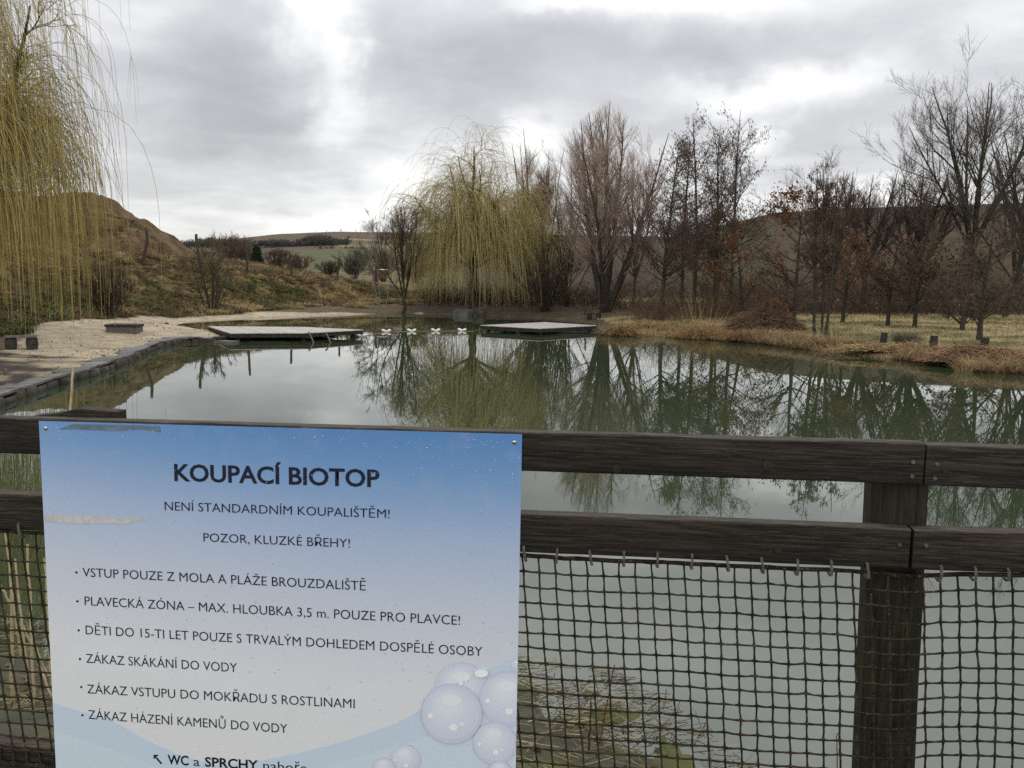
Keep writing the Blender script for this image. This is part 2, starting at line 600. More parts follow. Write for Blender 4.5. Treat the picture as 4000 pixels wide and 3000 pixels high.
    rg = np.array([0.066, 0.046, 0.026])[None] * (0.7 + 0.6 * fbm(u * 80, np.log(y) * 40, 1, 3)[:, None])
    rg = np.where(((u < 0.30) & (el < 0.075))[:, None], np.array([0.058, 0.058, 0.028]), rg)
    fc = np.where(rh[:, None], rg, fc)
    w = sstep((y - 100) / 12)[:, None]
    c = c * (1 - w) + w * fc
    return c


def make_ground():
    rows = np.r_[np.linspace(-6, 2, 12)[:-1], np.geomspace(2, 20, 90)[:-1], np.linspace(20, 95, 250)[:-1], np.geomspace(95, 1900, 150)]
    us = np.linspace(-1.0, 1.05, 480)
    X = us[None, :] * (np.maximum(rows, 0)[:, None] + 9)
    Y = np.broadcast_to(rows[:, None], X.shape)
    x, y = X.ravel(), Y.ravel()
    z = th(x, y)
    c = colours(x, y, z)
    nr, nc = X.shape
    i = np.arange(nr - 1)[:, None] * nc + np.arange(nc - 1)[None, :]
    q = np.stack([i, i + 1, i + nc + 1, i + nc], -1).reshape(-1, 4)
    mb = MB()
    mb.add(np.c_[x, y, z], q, None, c)
    m = material('ground', (0.75, 0.75, 0.75), (1.25, 1.25, 1.25), 1.6, 0.95, bump=0.06, bscale=5, spec=0.1, c3=(0.6, 0.58, 0.55))
    o = mb.build('ground', m, smooth=True)
    tag(o, 'sandy beach, grassy banks, meadow and far fields', 'ground', kind='structure')


make_ground()

# water
wm = bpy.data.materials.new('pond_water')
wm.use_nodes = True
k = NG(wm.node_tree)
p = wm.node_tree.nodes['Principled BSDF']
p.inputs['Base Color'].default_value = (0.095, 0.118, 0.072, 1)
p.inputs['Roughness'].default_value = 0.0
p.inputs['IOR'].default_value = 1.65
co = k.n('ShaderNodeTexCoord').outputs['Object']
w1 = k.noise(co, 1.1, 3, 0.5)
w2 = k.noise(co, 0.09, 3, 0.5)
amp = k.math('MULTIPLY', w1.outputs[0], k.math('MULTIPLY_ADD', w2.outputs[0], 1.6, -0.35, clamp=True))
bp = k.n('ShaderNodeBump')
bp.inputs['Strength'].default_value = 1.0
bp.inputs['Distance'].default_value = 0.0020
k.l(amp, bp.inputs['Height'])
k.l(bp.outputs[0], p.inputs['Normal'])
wcol = k.ramp(w2.outputs[0], [(0.35, (0.032, 0.050, 0.024)), (0.65, (0.044, 0.063, 0.033))])
k.l(wcol, p.inputs['Base Color'])
mb = MB()
mb.add([(-40, 2.2, 0), (45, 2.2, 0), (45, 95, 0), (-40, 95, 0)], [(0, 1, 2, 3)])
tag(mb.build('water', wm), 'still green pond water mirroring trees and sky', 'water', kind='structure')

# ------------------------------------------------------------------ foreground fence, net and sign
YAW = RAD(-6.5)
DF = np.array([math.cos(YAW), math.sin(YAW), 0])
NF = np.array([math.sin(YAW), -math.cos(YAW), 0])     # toward the camera
P0 = np.array([0.0, 1.86, 0.0])


def fp(px, py, off=0.0):
    """photo pixel -> point of the fence plane in the fence's own frame (along, away from the camera, up)"""
    d = ray(px, py)
    o = np.array([0, 0, CAM_H])
    t = (off - (o - P0) @ NF) / (d @ NF)
    q = o + d * t - P0
    return np.array([q @ DF, -off, q[2]])


old_wood = material('weathered_dark_wood', (0.012, 0.0095, 0.007), (0.047, 0.037, 0.027), 9, 0.75, (0.6, 9, 16), 0.004, 14, 8, 0.42, 0.62, 0.25, c3=(0.082, 0.073, 0.059), dist=1.2)
post_wood = material('mossy_dark_wood', (0.014, 0.012, 0.008), (0.042, 0.037, 0.022), 9, 0.8, (10, 10, 0.8), 0.003, 14, 8, 0.36, 0.66, 0.2, dist=0.8)
knot_m = material('dark_knot', (0.012, 0.010, 0.009), (0.03, 0.025, 0.02), 60, 0.8)
steel = material('screw_steel', (0.20, 0.18, 0.15), (0.10, 0.08, 0.06), 60, 0.5, metal=0.8)
fence = thing('wooden_fence', 'dark weathered board fence in front of the pond that carries the blue sign', 'fence', tuple(P0), YAW)


def board(name, pl, pr, bl, br, depth, mat, parent, off=0.0, seed=0, nseg=90, wear=0.0016):
    """a plank between a left and a right end, given by its front top and front bottom edges (fence frame)"""
    s = np.linspace(0, 1, nseg)
    T = pl[None] * (1 - s[:, None]) + pr[None] * s[:, None]
    B = bl[None] * (1 - s[:, None]) + br[None] * s[:, None]
    u = T[:, 0]
    e = (fbm(u * 9, u * 0 + seed, 1, 4) - 0.5) * wear * 2
    e2 = (fbm(u * 7, u * 0 + seed + 9, 1, 4) - 0.5) * wear * 2
    ch = 0.003
    y0 = np.full(nseg, -off)
    ring = [np.c_[u, y0, T[:, 2] - ch + e * 0.6], np.c_[u, y0 + ch, T[:, 2] + e], np.c_[u, y0 + depth - ch, T[:, 2] + e * 0.5], np.c_[u, y0 + depth, T[:, 2] - ch],
            np.c_[u, y0 + depth, B[:, 2]], np.c_[u, y0 + ch, B[:, 2] + e2 * 0.4], np.c_[u, y0, B[:, 2] + ch + e2 * 0.4]]
    n = len(ring)
    v = np.stack(ring, 1).reshape(-1, 3)
    q = []
    for i in range(nseg - 1):
        for j in range(n):
            q.append((i * n + j, i * n + (j + 1) % n, (i + 1) * n + (j + 1) % n, (i + 1) * n + j))
    L = (nseg - 1) * n
    tt = [(0, j + 1, j) for j in range(1, n - 1)] + [(L, L + j, L + j + 1) for j in range(1, n - 1)]
    m2 = MB()
    rb = np.random.default_rng(seed + 60)
    edge_tint = np.tile(np.array([1.1, 2.0, 1.9, 1.1, .62, .58, .62]), nseg) * rb.uniform(.82, 1.2) * (.8 + .5 * np.repeat(fbm(u * 3, u * 0 + seed, 1, 3), n))  # tops and upper edges tinted paler, lower front and underside darker
    m2.add(v, q, tt, edge_tint[:, None] * np.array([1, 1, 1.0]))
    o = m2.build(name, mat, parent)
    # drying splits along the grain
    for _ in range(9):
        f = rb.uniform(.02, .98)
        w0 = rb.uniform(.12, .9)
        a = T[0] * (1 - f) + T[-1] * f
        c = B[0] * (1 - f) + B[-1] * f
        z0 = a[2] * w0 + c[2] * (1 - w0)
        L2 = rb.uniform(.04, .22)
        sl2 = (T[-1, 2] - T[0, 2]) / (T[-1, 0] - T[0, 0])
        ss2 = np.linspace(-1, 1, 9)
        if a[0] - L2 / 2 < T[0, 0] + .01 or a[0] + L2 / 2 > T[-1, 0] - .01:
            continue
        P = np.c_[a[0] + ss2 * L2 / 2, np.full(9, -off - .0002), z0 + ss2 * L2 / 2 * sl2 + (fbm(ss2 * 2, ss2 * 0 + f * 90, 1, 2) - .5) * .006]
        MB().tubes(P, .0011 * (1 - ss2 ** 2) + .0003, 4).build('split', knot_m, parent)
    return o


def ext(a, b3, x):
    """extend the pixel line a-b3 to pixel column x"""
    t = (x - a[0]) / (b3[0] - a[0])
    return (x, a[1] + (b3[1] - a[1]) * t)


RD = 0.042
tl, tr2 = (0, 1632), (3614, 1733)
bl, br2 = (149, 1776), (3612, 1894)
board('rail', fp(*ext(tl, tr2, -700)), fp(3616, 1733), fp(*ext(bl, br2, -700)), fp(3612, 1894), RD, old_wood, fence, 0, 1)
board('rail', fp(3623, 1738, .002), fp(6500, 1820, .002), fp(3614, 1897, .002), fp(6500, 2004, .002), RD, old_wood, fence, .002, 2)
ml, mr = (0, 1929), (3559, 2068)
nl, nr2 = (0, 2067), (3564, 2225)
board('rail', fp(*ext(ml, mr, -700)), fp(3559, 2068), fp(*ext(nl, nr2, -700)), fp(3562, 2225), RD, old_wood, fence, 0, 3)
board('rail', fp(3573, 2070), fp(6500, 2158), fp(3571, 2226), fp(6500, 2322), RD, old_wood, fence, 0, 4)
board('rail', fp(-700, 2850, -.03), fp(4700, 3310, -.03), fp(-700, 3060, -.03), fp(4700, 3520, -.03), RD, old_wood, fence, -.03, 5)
# a loose lath lying behind the top rail
a1, a2 = fp(120, 1622, -.044), fp(455, 1612, -.044)
lm = MB()
ss = np.linspace(0, 1, 14)
ztop = np.interp(ss, [0, .3, .55, 1], [a1[2] - .003, a1[2] + .006, a2[2] + .006, a2[2] + .001])
uu = a1[0] + (a2[0] - a1[0]) * ss
ring = np.stack([np.c_[uu, uu * 0 + .046, ztop - .030], np.c_[uu, uu * 0 + .046, ztop], np.c_[uu, uu * 0 + .085, ztop + .001], np.c_[uu, uu * 0 + .085, ztop - .030]], 1)
q = [(i * 4 + j, i * 4 + (j + 1) % 4, i * 4 + 4 + (j + 1) % 4, i * 4 + 4 + j) for i in range(13) for j in range(4)]
lm.add(ring.reshape(-1, 3), q, [(0, 1, 2), (0, 2, 3), (52, 54, 53), (52, 55, 54)])
lm.build('lath', old_wood, fence)


def post(pxl, pxr, pyt, pxbl, pxbr, pyb, seed):
    off = -(RD + .002)
    A, B = fp(pxl, pyt, off), fp(pxr, pyt, off)
    C, D = fp(pxbl, pyb, off), fp(pxbr, pyb, off)
    m2 = MB()
    zs = np.linspace(1, 0, 26)
    rings = []
    for s in zs:
        f = 1 - s
        zt = A[2] + .045
        z = zt + (-0.35 - zt) * f
        tt = (z - A[2]) / (C[2] - A[2])
        l, r = A[0] + (C[0] - A[0]) * tt, B[0] + (D[0] - B[0]) * tt
        w = r - l
        ch = w * .24
        y0, y1 = -off, -off + w * .95
        jj = (fbm(z * 6, seed, 1, 3) - .5) * .004
        rings.append([(l + jj, y0 + ch, z), (l + ch, y0, z), (r - ch, y0, z), (r + jj, y0 + ch, z), (r, y1 - ch, z), (r - ch, y1, z), (l + ch, y1, z), (l, y1 - ch, z)])
    v = np.array(rings).reshape(-1, 3)
    q = [(i * 8 + j, i * 8 + 8 + j, i * 8 + 8 + (j + 1) % 8, i * 8 + (j + 1) % 8) for i in range(25) for j in range(8)]
    m2.add(v, q, [(0, j, j + 1) for j in range(1, 7)])
    m2.build('post', post_wood, fence)
    # drying crack
    cx = A[0] + (B[0] - A[0]) * .74
    pts = [(cx + (fbm(zz * 14, seed + 4, 1, 3) - .5) * .018, -off - .0005, zz) for zz in np.linspace(A[2] + .02, A[2] - .55, 24)]
    cm = MB().tubes(np.array(pts), np.r_[np.linspace(.0028, .002, 23), .0004], 4)
    cm.build('crack', knot_m, fence)


post(3422, 3648, 1895, 3372, 3594, 3000, 2)
post(-640, -400, 1780, -560, -330, 2950, 5)
post(6300, 6540, 2000, 6200, 6440, 3100, 8)


def disc(mb2, c0, r, thick, n=14, dome=0.0):
    a = np.arange(n) * 2 * np.pi / n
    rim = np.c_[c0[0] + r * np.cos(a), np.full(n, c0[1]), c0[2] + r * np.sin(a)]
    r2 = np.c_[c0[0] + r * .8 * np.cos(a), np.full(n, c0[1] - thick), c0[2] + r * .8 * np.sin(a)]
    v = np.vstack([rim, r2, [(c0[0], c0[1] - thick - dome, c0[2])]])
    q = [(i, (i + 1) % n, n + (i + 1) % n, n + i) for i in range(n)]
    t = [(n + i, n + (i + 1) % n, 2 * n) for i in range(n)]
    mb2.add(v, q, t)


for (px, py) in [(3567, 1806), (3563, 1862), (3661, 1813), (3653, 1870), (3515, 2130), (3618, 2132), (-480, 1700), (-480, 1990)]:
    m2 = MB()
    disc(m2, fp(px, py, .0025), .0047, .0012)
    c0 = fp(px, py, .004)
    m2.box((c0[0] - .003, c0[1] - .0003, c0[2] - .0006), (c0[0] + .003, c0[1], c0[2] + .0006))
    m2.box((c0[0] - .0006, c0[1] - .0005, c0[2] - .003), (c0[0] + .0006, c0[1], c0[2] + .003))
    m2.build('screw', steel, fence)
for (px, py, r) in [(2408, 1832, .0095), (3000, 1820, .0115), (3698, 1843, .007), (3040, 2150, .008), (2533, 1754, .006), (60, 1700, .006)]:
    m2 = MB()
    disc(m2, fp(px, py, .0022), r, .0003, 18)
    m2.build('knot', knot_m, fence)

# ---- rope net
rope_m = material('rope_cord', (0.020, 0.016, 0.011), (0.055, 0.043, 0.026), 40, 0.95, (1, 1, 1), 0.001, 160, 4, 0.4, 0.65, 0.1, c3=(0.13, 0.12, 0.10))
tie_m = material('rope_tie', (0.16, 0.15, 0.13), (0.07, 0.065, 0.055), 160, 0.9, spec=0.1)
net = thing('rope_net', 'knotted dark rope net hanging under the middle rail of the board fence', 'net', tuple(P0), YAW)
NO = -0.020
ROPE = [(-700, 2030), (-300, 2052), (0, 2074), (600, 2105), (1400, 2135), (2037, 2169), (2224, 2182), (2400, 2190), (2547, 2193), (2845, 2209), (3100, 2223), (3251, 2226), (3386, 2236), (3500, 2246), (3579, 2250), (3640, 2247), (3820, 2243), (4000, 2246), (4400, 2262), (4700, 2276), (6500, 2352)]
rp = np.array([fp(a, b3, NO) for a, b3 in ROPE])


def rope_z(u):
    return np.interp(u, rp[:, 0], rp[:, 2])


CELL = 62.3 / FPX * 1.93
u0, u1 = rp[0, 0], rp[-1, 0]
up = fp(3500, 2250, NO)[0]
us = np.linspace(u0, u1, 260)
jit = (fbm(us * 30, us * 0 + 2, 1, 3) - .5) * .004
pt = np.c_[us, np.full(260, -NO), rope_z(us) + jit]
mb = MB()
mb.tubes(pt, .0050 + .0018 * (fbm(us * 60, us * 0, 1, 3) - .5), 6)
mb.build('border_rope', rope_m, net)
NV, NR = int((u1 - u0) / CELL) + 12, 17
rj = np.random.default_rng(5)
GU = np.zeros((NV, NR + 1))
GZ = np.zeros((NV, NR + 1))
GY = np.zeros((NV, NR + 1))
for i in range(NV):
    ub = u0 - 10 * CELL + i * CELL
    for j in range(NR + 1):
        uu = ub + .085 * j * CELL + rj.normal(0, .0009)
        k2 = np.clip(np.abs(uu - up) / .12, 0, 1)
        cell = CELL * (1 - .035 * (uu > up) * k2 - .01 * (1 - k2))
        GU[i, j] = uu
        GZ[i, j] = rope_z(uu) - j * cell * (.985 if j else 1) + rj.normal(0, .0009) * (j > 0)
        GY[i, j] = -NO + rj.normal(0, .0006) - .006 * math.sin(j * .3)
SUB = 4


def cordline(U, Y2, Z, sag):
    n = len(U)
    P = []
    for a in range(n - 1):
        for s in range(SUB):
            f = s / SUB
            w = 4 * f * (1 - f)
            P.append((U[a] * (1 - f) + U[a + 1] * f + (rj.normal(0, .0003)), Y2[a] * (1 - f) + Y2[a + 1] * f,
                      Z[a] * (1 - f) + Z[a + 1] * f - sag * w + rj.normal(0, .0003)))
    P.append((U[-1], Y2[-1], Z[-1]))
    return np.array(P)


mb = MB()
for i in range(NV):
    P = cordline(GU[i], GY[i], GZ[i], 0)
    w = np.abs(((np.arange(len(P)) % SUB) / SUB) - .5) * 2
    mb.tubes(P, .0021 + .0011 * w ** 2 + rj.normal(0, .00012, len(P)), 6, np.array([1, 1, 1]) * rj.uniform(.8, 1.25))
for j in range(1, NR + 1):
    P = cordline(GU[:, j], GY[:, j] - .001, GZ[:, j], .0012)
    w = np.abs(((np.arange(len(P)) % SUB) / SUB) - .5) * 2
    mb.tubes(P, .0020 + .0011 * w ** 2 + rj.normal(0, .00012, len(P)), 6, np.array([1, 1, 1]) * rj.uniform(.8, 1.25))
C0 = np.stack([GU[:, 1:-1].ravel(), GY[:, 1:-1].ravel() - .0006, GZ[:, 1:-1].ravel()], 1)
od = np.array([(1, 0, 0), (0, 0, 1), (-1, 0, 0), (0, 0, -1), (0, 1, 0), (0, -1, 0)], float)
rr2 = rj.uniform(.0042, .0058, len(C0))[:, None, None]
mb.add((C0[:, None] + od[None] * rr2).reshape(-1, 3), None,
       (np.arange(len(C0))[:, None, None] * 6 + np.array([(0, 1, 5), (1, 2, 5), (2, 3, 5), (3, 0, 5), (1, 0, 4), (2, 1, 4), (3, 2, 4), (0, 3, 4)])[None]))
mb.build('mesh', rope_m, net, smooth=True)
P = np.c_[GU[:, -1], GY[:, -1], GZ[:, -1] - .006]
MB().tubes(P, .0055, 6).build('border_rope', rope_m, net)
for px in [-560, -430, -300, -170, -40, 72, 2046, 2177, 2304, 2438, 2569, 2704, 2839, 2976, 3116, 3247, 3388, 3678, 3809, 3938, 4070, 4200, 4330]:
    a = fp(px, 2130 + (px - 2046) * .046 + (8 if px % 3 else -4), .002)
    zr = rope_z(a[0])
    a[2] = min(a[2], zr + .026)
    b3 = np.array([a[0] + rj.normal(.003, .003), -.004, zr - .004])
    mid = (a + b3) / 2 + np.array([0, -.004, 0])
    P = np.array([a + [0, .006, .002], a + [0, -.002, 0], mid, b3, b3 + [0, .012, -.004], b3 + [-.003, .026, .002]])
    MB().tubes(P, .0033, 6).build('tie', tie_m, net)

# ---- sign
SO = 0.004                                              # front face stands this far before the rails
sign = thing('sign_board', 'pale blue information board with rules for bathing, screwed to the fence', 'sign', tuple(P0), YAW)
cTL, cTR, cBL, cBR = fp(152, 1645, SO), fp(2040, 1697, SO), fp(218, 3000, SO), fp(2014, 3000, SO)
uL0, uR0 = (cTL[0] + cBL[0]) / 2, (cTR[0] + cBR[0]) / 2
zT_l, zT_r = cTL[2], cTR[2]
zB = fp(1000, 3330, SO)[2]
print('SIGN', cTL, cTR, cBL, cBR)


def su(px, py, lift=0.0):
    return fp(px, py, SO + lift)


pm = bpy.data.materials.new('printed_panel')
pm.use_nodes = True
k = NG(pm.node_tree)
p = pm.node_tree.nodes['Principled BSDF']
co = k.n('ShaderNodeTexCoord').outputs['Object']
sp = k.n('ShaderNodeSeparateXYZ')
k.l(co, sp.inputs[0])
hgt = k.n('ShaderNodeMapRange')
k.l(sp.outputs[2], hgt.inputs[0])
hgt.inputs[1].default_value, hgt.inputs[2].default_value = (zT_l + zT_r) / 2, zB
hgt.inputs[3].default_value, hgt.inputs[4].default_value = 0, 1
side = k.n('ShaderNodeMapRange')
k.l(sp.outputs[0], side.inputs[0])
side.inputs[1].default_value, side.inputs[2].default_value = uL0, uR0
t = k.math('ADD', hgt.outputs[0], k.math('MULTIPLY', k.math('SUBTRACT', 0.62, side.outputs[0], clamp=True), 0.10))
pc = k.ramp(t, [(0.0, (0.10, 0.25, 0.54)), (0.10, (0.19, 0.35, 0.62)), (0.24, (0.42, 0.52, 0.72)), (0.38, (0.59, 0.65, 0.76)), (0.58, (0.76, 0.78, 0.82)), (1, (0.80, 0.80, 0.805))])
dn = k.noise(co, 14, 5, 0.6).outputs[0]
pc = k.mix(k.math('MULTIPLY', k.math('SUBTRACT', dn, 0.5, clamp=True), 0.5), pc, (0.55, 0.56, 0.58))
k.l(pc, p.inputs['Base Color'])
p.inputs['Roughness'].default_value = 0.32
p.inputs['Specular IOR Level'].default_value = 0.35
mb = MB()
fr = [(uL0, zT_l), (uR0, zT_r), (uR0, zB), (uL0, zB)]
v = [(u, -SO, z) for u, z in fr] + [(u, -SO + .003, z) for u, z in fr]
mb.add(v, [(0, 3, 2, 1), (4, 5, 6, 7), (0, 1, 5, 4), (1, 2, 6, 5), (2, 3, 7, 6), (3, 0, 4, 7)])
mb.build('panel', pm, sign)


def flat(name, c, rough=0.35, alpha=None, grad=None):
    return material(name, c, None, 5, rough, tint=True, spec=0.3)


ink = flat('print_ink', (0.012, 0.014, 0.03))
pale = flat('print_wave', (0.64, 0.73, 0.85))
printm = flat('print_bubble', (1, 1, 1))


def fan(mb2, pts, c):
    """flat polygon on the sign, clipped to its right edge"""
    pts = np.array([su(a, b3, l) for a, b3, l in pts])
    pts[:, 0] = np.minimum(pts[:, 0], uR0 - .0003)
    n = len(pts)
    mb2.add(pts, None, [(0, i, i + 1) for i in range(1, n - 1)], c)


def strip(mb2, top, bot, lift, c):
    n = len(top)
    v = [su(a, b3, lift) for a, b3 in top] + [su(a, b3, lift) for a, b3 in bot]
    v = np.array(v)
    v[:, 0] = np.clip(v[:, 0], uL0 + .0003, uR0 - .0003)
    mb2.add(v, [(i, n + i, n + i + 1, i + 1) for i in range(n - 1)], None, c)


mb = MB()
L1 = [(205, 2745), (300, 2775), (420, 2805), (560, 2885), (700, 2950), (850, 2990), (1000, 2975), (1180, 2940), (1360, 2890), (1550, 2825), (1640, 2775), (1780, 2700), (1880, 2625), (1960, 2590), (2060, 2530)]
L1 = [(float(x), float(np.interp(x, [p_[0] for p_ in L1], [p_[1] for p_ in L1]))) for x in np.linspace(205, 2060, 90)]
strip(mb, L1, [(x, 3300) for x, _ in L1], .0003, (.93, .97, .98))
L2 = [(205, 2850), (420, 2920), (650, 3010), (1000, 3090), (1300, 2985), (1600, 2900), (1800, 2830), (2060, 2700)]
L2 = [(float(x), float(np.interp(x, [p_[0] for p_ in L2], [p_[1] for p_ in L2]))) for x in np.linspace(205, 2060, 90)]
strip(mb, L2, [(x, 3300) for x, _ in L2], .0005, (1.0, 1.02, 1.0))
mb.build('printed_wave', pale, sign)


def ell(px, py, rx, ry, n=40, lift=.0008, ang=0.0):
    a = np.arange(n) * 2 * np.pi / n
    c, s = math.cos(ang), math.sin(ang)
    return [(px + rx * math.cos(t2) * c - ry * math.sin(t2) * s, py + rx * math.cos(t2) * s + ry * math.sin(t2) * c, lift) for t2 in a]


LAV, BLU, PAL, WHT = (.63, .63, .79), (.66, .75, .86), (.76, .82, .89), (.90, .92, .95)
for (bx, by, br, lv) in [(1800, 2688, 102, 0), (2022, 2598, 26, 0), (1980, 2725, 104, 1), (1930, 2898, 80, 2), (1762, 2783, 112, 3), (1582, 2962, 55, 1), (1498, 3000, 42, 2), (1950, 3010, 40, 3), (1700, 3090, 60, 1)]:
    m2 = MB()
    b0 = .0007 + lv * .0011
    fan(m2, ell(bx + 3, by + 5, br * 1.06, br * 1.05, lift=b0), LAV)
    for j, f in enumerate(np.linspace(0, 1, 6)):
        r = br * (1 - .62 * f)
        c = np.array(BLU) * (1 - f) + np.array(PAL) * f
        c = np.array(LAV) * .35 * (1 - f) + c * (1 - .35 * (1 - f))
        fan(m2, ell(bx - br * .10 * f, by - br * .30 * f, r, r * .93, lift=b0 + .00012 * (j + 1)), c)
    fan(m2, ell(bx + br * .02, by - br * .42, br * .34, br * .2, lift=b0 + .0009), (.82, .86, .92))
    fan(m2, ell(bx + br * .08, by + br * .52, br * .15, br * .12, lift=b0 + .0009), WHT)
    fan(m2, ell(bx - br * .72, by + br * .12, br * .09, br * .09, lift=b0 + .0009), WHT)
    fan(m2, ell(bx + br * .38, by + br * .40, br * .06, br * .06, lift=b0 + .0009), WHT)
    m2.build('printed_bubble', printm, sign)
m2 = MB()
fan(m2, ell(1880, 2630, 26, 16, lift=.0052), (.94, .95, .97))
fan(m2, ell(1800, 2668, 9, 9, lift=.0052), WHT)
fan(m2, ell(1822, 2655, 6, 6, lift=.0052), WHT)
m2.build('printed_glint', printm, sign)


def text(body, pl2, pr2, cap, bold=0.0, lift=.0058):
    cu2 = bpy.data.curves.new('lettering', 'FONT')
    cu2.body = body
    cu2.offset = bold
    cu2.resolution_u = 3
    o = bpy.data.objects.new('lettering', cu2)
    COL.objects.link(o)
    dg = bpy.context.evaluated_depsgraph_get()
    me = bpy.data.meshes.new_from_object(o.evaluated_get(dg))
    bpy.data.objects.remove(o)
    n = len(me.vertices)
    co2 = np.empty(n * 3, np.float32)
    me.vertices.foreach_get('co', co2)
    co2 = co2.reshape(-1, 3)
    A, B = su(*pl2, lift), su(*pr2, lift)
    x0, x1 = co2[:, 0].min(), co2[:, 0].max()
    e = (B - A) / (x1 - x0)
    ch = (su(pl2[0], pl2[1] - cap, lift) - A)[2] / 0.73
    w = A[None] + (co2[:, :1] - x0) * e[None] + co2[:, 1:2] * np.array([[0, 0, ch]])
    w[:, 1] = -(SO + .0008)
    me.vertices.foreach_set('co', w.astype(np.float32).ravel())
    at = me.attributes.new('tint', 'FLOAT_COLOR', 'POINT')
    at.data.foreach_set('color', np.ones(n * 4, np.float32))
    me.materials.clear()
    me.materials.append(ink)
    me.update()
    o = bpy.data.objects.new('lettering', me)
    COL.objects.link(o)
    o.parent = sign
    return o


text('KOUPACÍ BIOTOP', (677, 1879), (1480, 1904), 68, .022)
text('NENÍ STANDARDNÍM KOUPALIŠTĚM!', (639, 1995), (1520, 2027), 36, -.004)
text('POZOR, KLUZKÉ BŘEHY!', (791, 2118), (1364, 2142), 36, -.004)
BUL = [('VSTUP POUZE Z MOLA A PLÁŽE BROUZDALIŠTĚ', (318, 2255), (1427, 2310), (298, 2236)),
       ('PLAVECKÁ ZÓNA – MAX. HLOUBKA 3,5 m. POUZE PRO PLAVCE!', (326, 2367), (1795, 2445), (302, 2349)),
       ('DĚTI DO 15-TI LET POUZE S TRVALÝM DOHLEDEM DOSPĚLÉ OSOBY', (330, 2481), (1883, 2567), (307, 2462)),
       ('ZÁKAZ SKÁKÁNÍ DO VODY', (332, 2592), (922, 2630), (312, 2574)),
       ('ZÁKAZ VSTUPU DO MOKŘADU S ROSTLINAMI', (336, 2712), (1383, 2771), (317, 2684)),
       ('ZÁKAZ HÁZENÍ KAMENŮ DO VODY', (341, 2812), (1119, 2869), (322, 2794))]
for body, a, b3, dot in BUL:
    text(body, a, b3, 37, -.004)
    m2 = MB()
    fan(m2, ell(dot[0], dot[1], 4.6, 4.6, 12, .0008), (1, 1, 1))
    m2.build('bullet_dot', ink, sign)
text('WC', (651, 2989), (733, 2994), 38, .022)
text('a', (752, 2996), (776, 2998), 38, 0)
text('SPRCHY', (797, 2998), (1005, 3012), 38, .022)
text('nahoře', (1025, 3013), (1196, 3024), 40, 0)
m2 = MB()
for a, b3, r in [((603, 2951), (631, 2984), 3.2), ((603, 2951), (602, 2964), 2.6), ((603, 2951), (618, 2951), 2.6)]:
    A, B = np.array(a, float), np.array(b3, float)
    d = (B - A) / np.linalg.norm(B - A)
    nn = np.array([-d[1], d[0]]) * r
    fan(m2, [(*(A + nn - d * r), .0008), (*(B + nn), .0008), (*(B - nn), .0008), (*(A - nn - d * r), .0008)], (1, 1, 1))
m2.build('arrow_mark', ink, sign)
# sticky-tape marks and rivets
tape = material('grey_tape', (0.10, 0.15, 0.20), (0.16, 0.22, 0.29), 30, 0.5)
m2 = MB()
strip(m2, [(232, 1676), (285, 1656), (450, 1660), (622, 1665), (629, 1688)], [(232, 1677), (285, 1677), (450, 1684), (560, 1677), (629, 1689)], .0008, (1, 1, 1))
m2.build('tape_strip', tape, sign)
scuff = material('scuff', (0.50, 0.48, 0.46), (0.60, 0.60, 0.62), 60, 0.7)
m2 = MB()
strip(m2, [(172, 2010), (300, 2012), (420, 2018), (480, 2026), (560, 2024), (595, 2028)], [(172, 2036), (300, 2046), (420, 2044), (500, 2046), (560, 2030), (595, 2029)], .0008, (1, 1, 1))
m2.build('scuff_mark', scuff, sign)
riv = material('rivet_metal', (0.55, 0.54, 0.52), None, 5, 0.25, metal=1.0)
for c0 in [(179, 1672), (2009, 1727)]:
    m2 = MB()
    q0 = su(*c0, .0005)
    a = np.arange(14) * 2 * np.pi / 14
    prev = None
    rs = [(.0052, 0), (.0048, .0016), (.0034, .0028), (.0012, .0034)]
    v = np.vstack([np.c_[q0[0] + r * np.cos(a), np.full(14, q0[1] - h), q0[2] + r * np.sin(a)] for r, h in rs])
    q = [(i * 14 + j, i * 14 + (j + 1) % 14, i * 14 + 14 + (j + 1) % 14, i * 14 + 14 + j) for i in range(3) for j in range(14)]
    m2.add(v, q, [(42, 42 + j, 43 + j) for j in range(1, 13)])
    m2.build('rivet', riv, sign, smooth=True)
# raindrops
dm = bpy.data.materials.new('raindrop')
dm.use_nodes = True
pp = dm.node_tree.nodes['Principled BSDF']
pp.inputs['Base Color'].default_value = (0.42, 0.56, 0.78, 1)
pp.inputs['Roughness'].default_value = 0.06
pp.inputs['Specular IOR Level'].default_value = 0.9
mb = MB()
rd = np.random.default_rng(21)
a8 = np.arange(8) * 2 * np.pi / 8
nd = 0
while nd < 620:
    px = rd.uniform(165, 2030)
    py = 1668 + (px - 152) * .028 + 1340 * rd.random() ** 1.6
    dens = 0.25 + 0.75 * (px - 165) / 1865 if py > 1720 else .7
    if rd.random() > dens:
        continue
    nd += 1
    r = .0008 + .0009 * rd.random() ** 2.5
    q0 = su(px, py, .0006)
    e = rd.uniform(1.0, 1.5)
    v = np.vstack([np.c_[q0[0] + r * np.cos(a8), np.full(8, q0[1]), q0[2] + r * e * np.sin(a8)],
                   np.c_[q0[0] + r * .7 * np.cos(a8), np.full(8, q0[1] - r * .55), q0[2] + r * e * .7 * np.sin(a8)], [(q0[0], q0[1] - r * .75, q0[2])]])
    mb.add(v, [(i, (i + 1) % 8, 8 + (i + 1) % 8, 8 + i) for i in range(8)], [(8 + i, 8 + (i + 1) % 8, 16) for i in range(8)])
o = mb.build('raindrops', dm, sign, smooth=True)
o['kind'] = 'stuff'
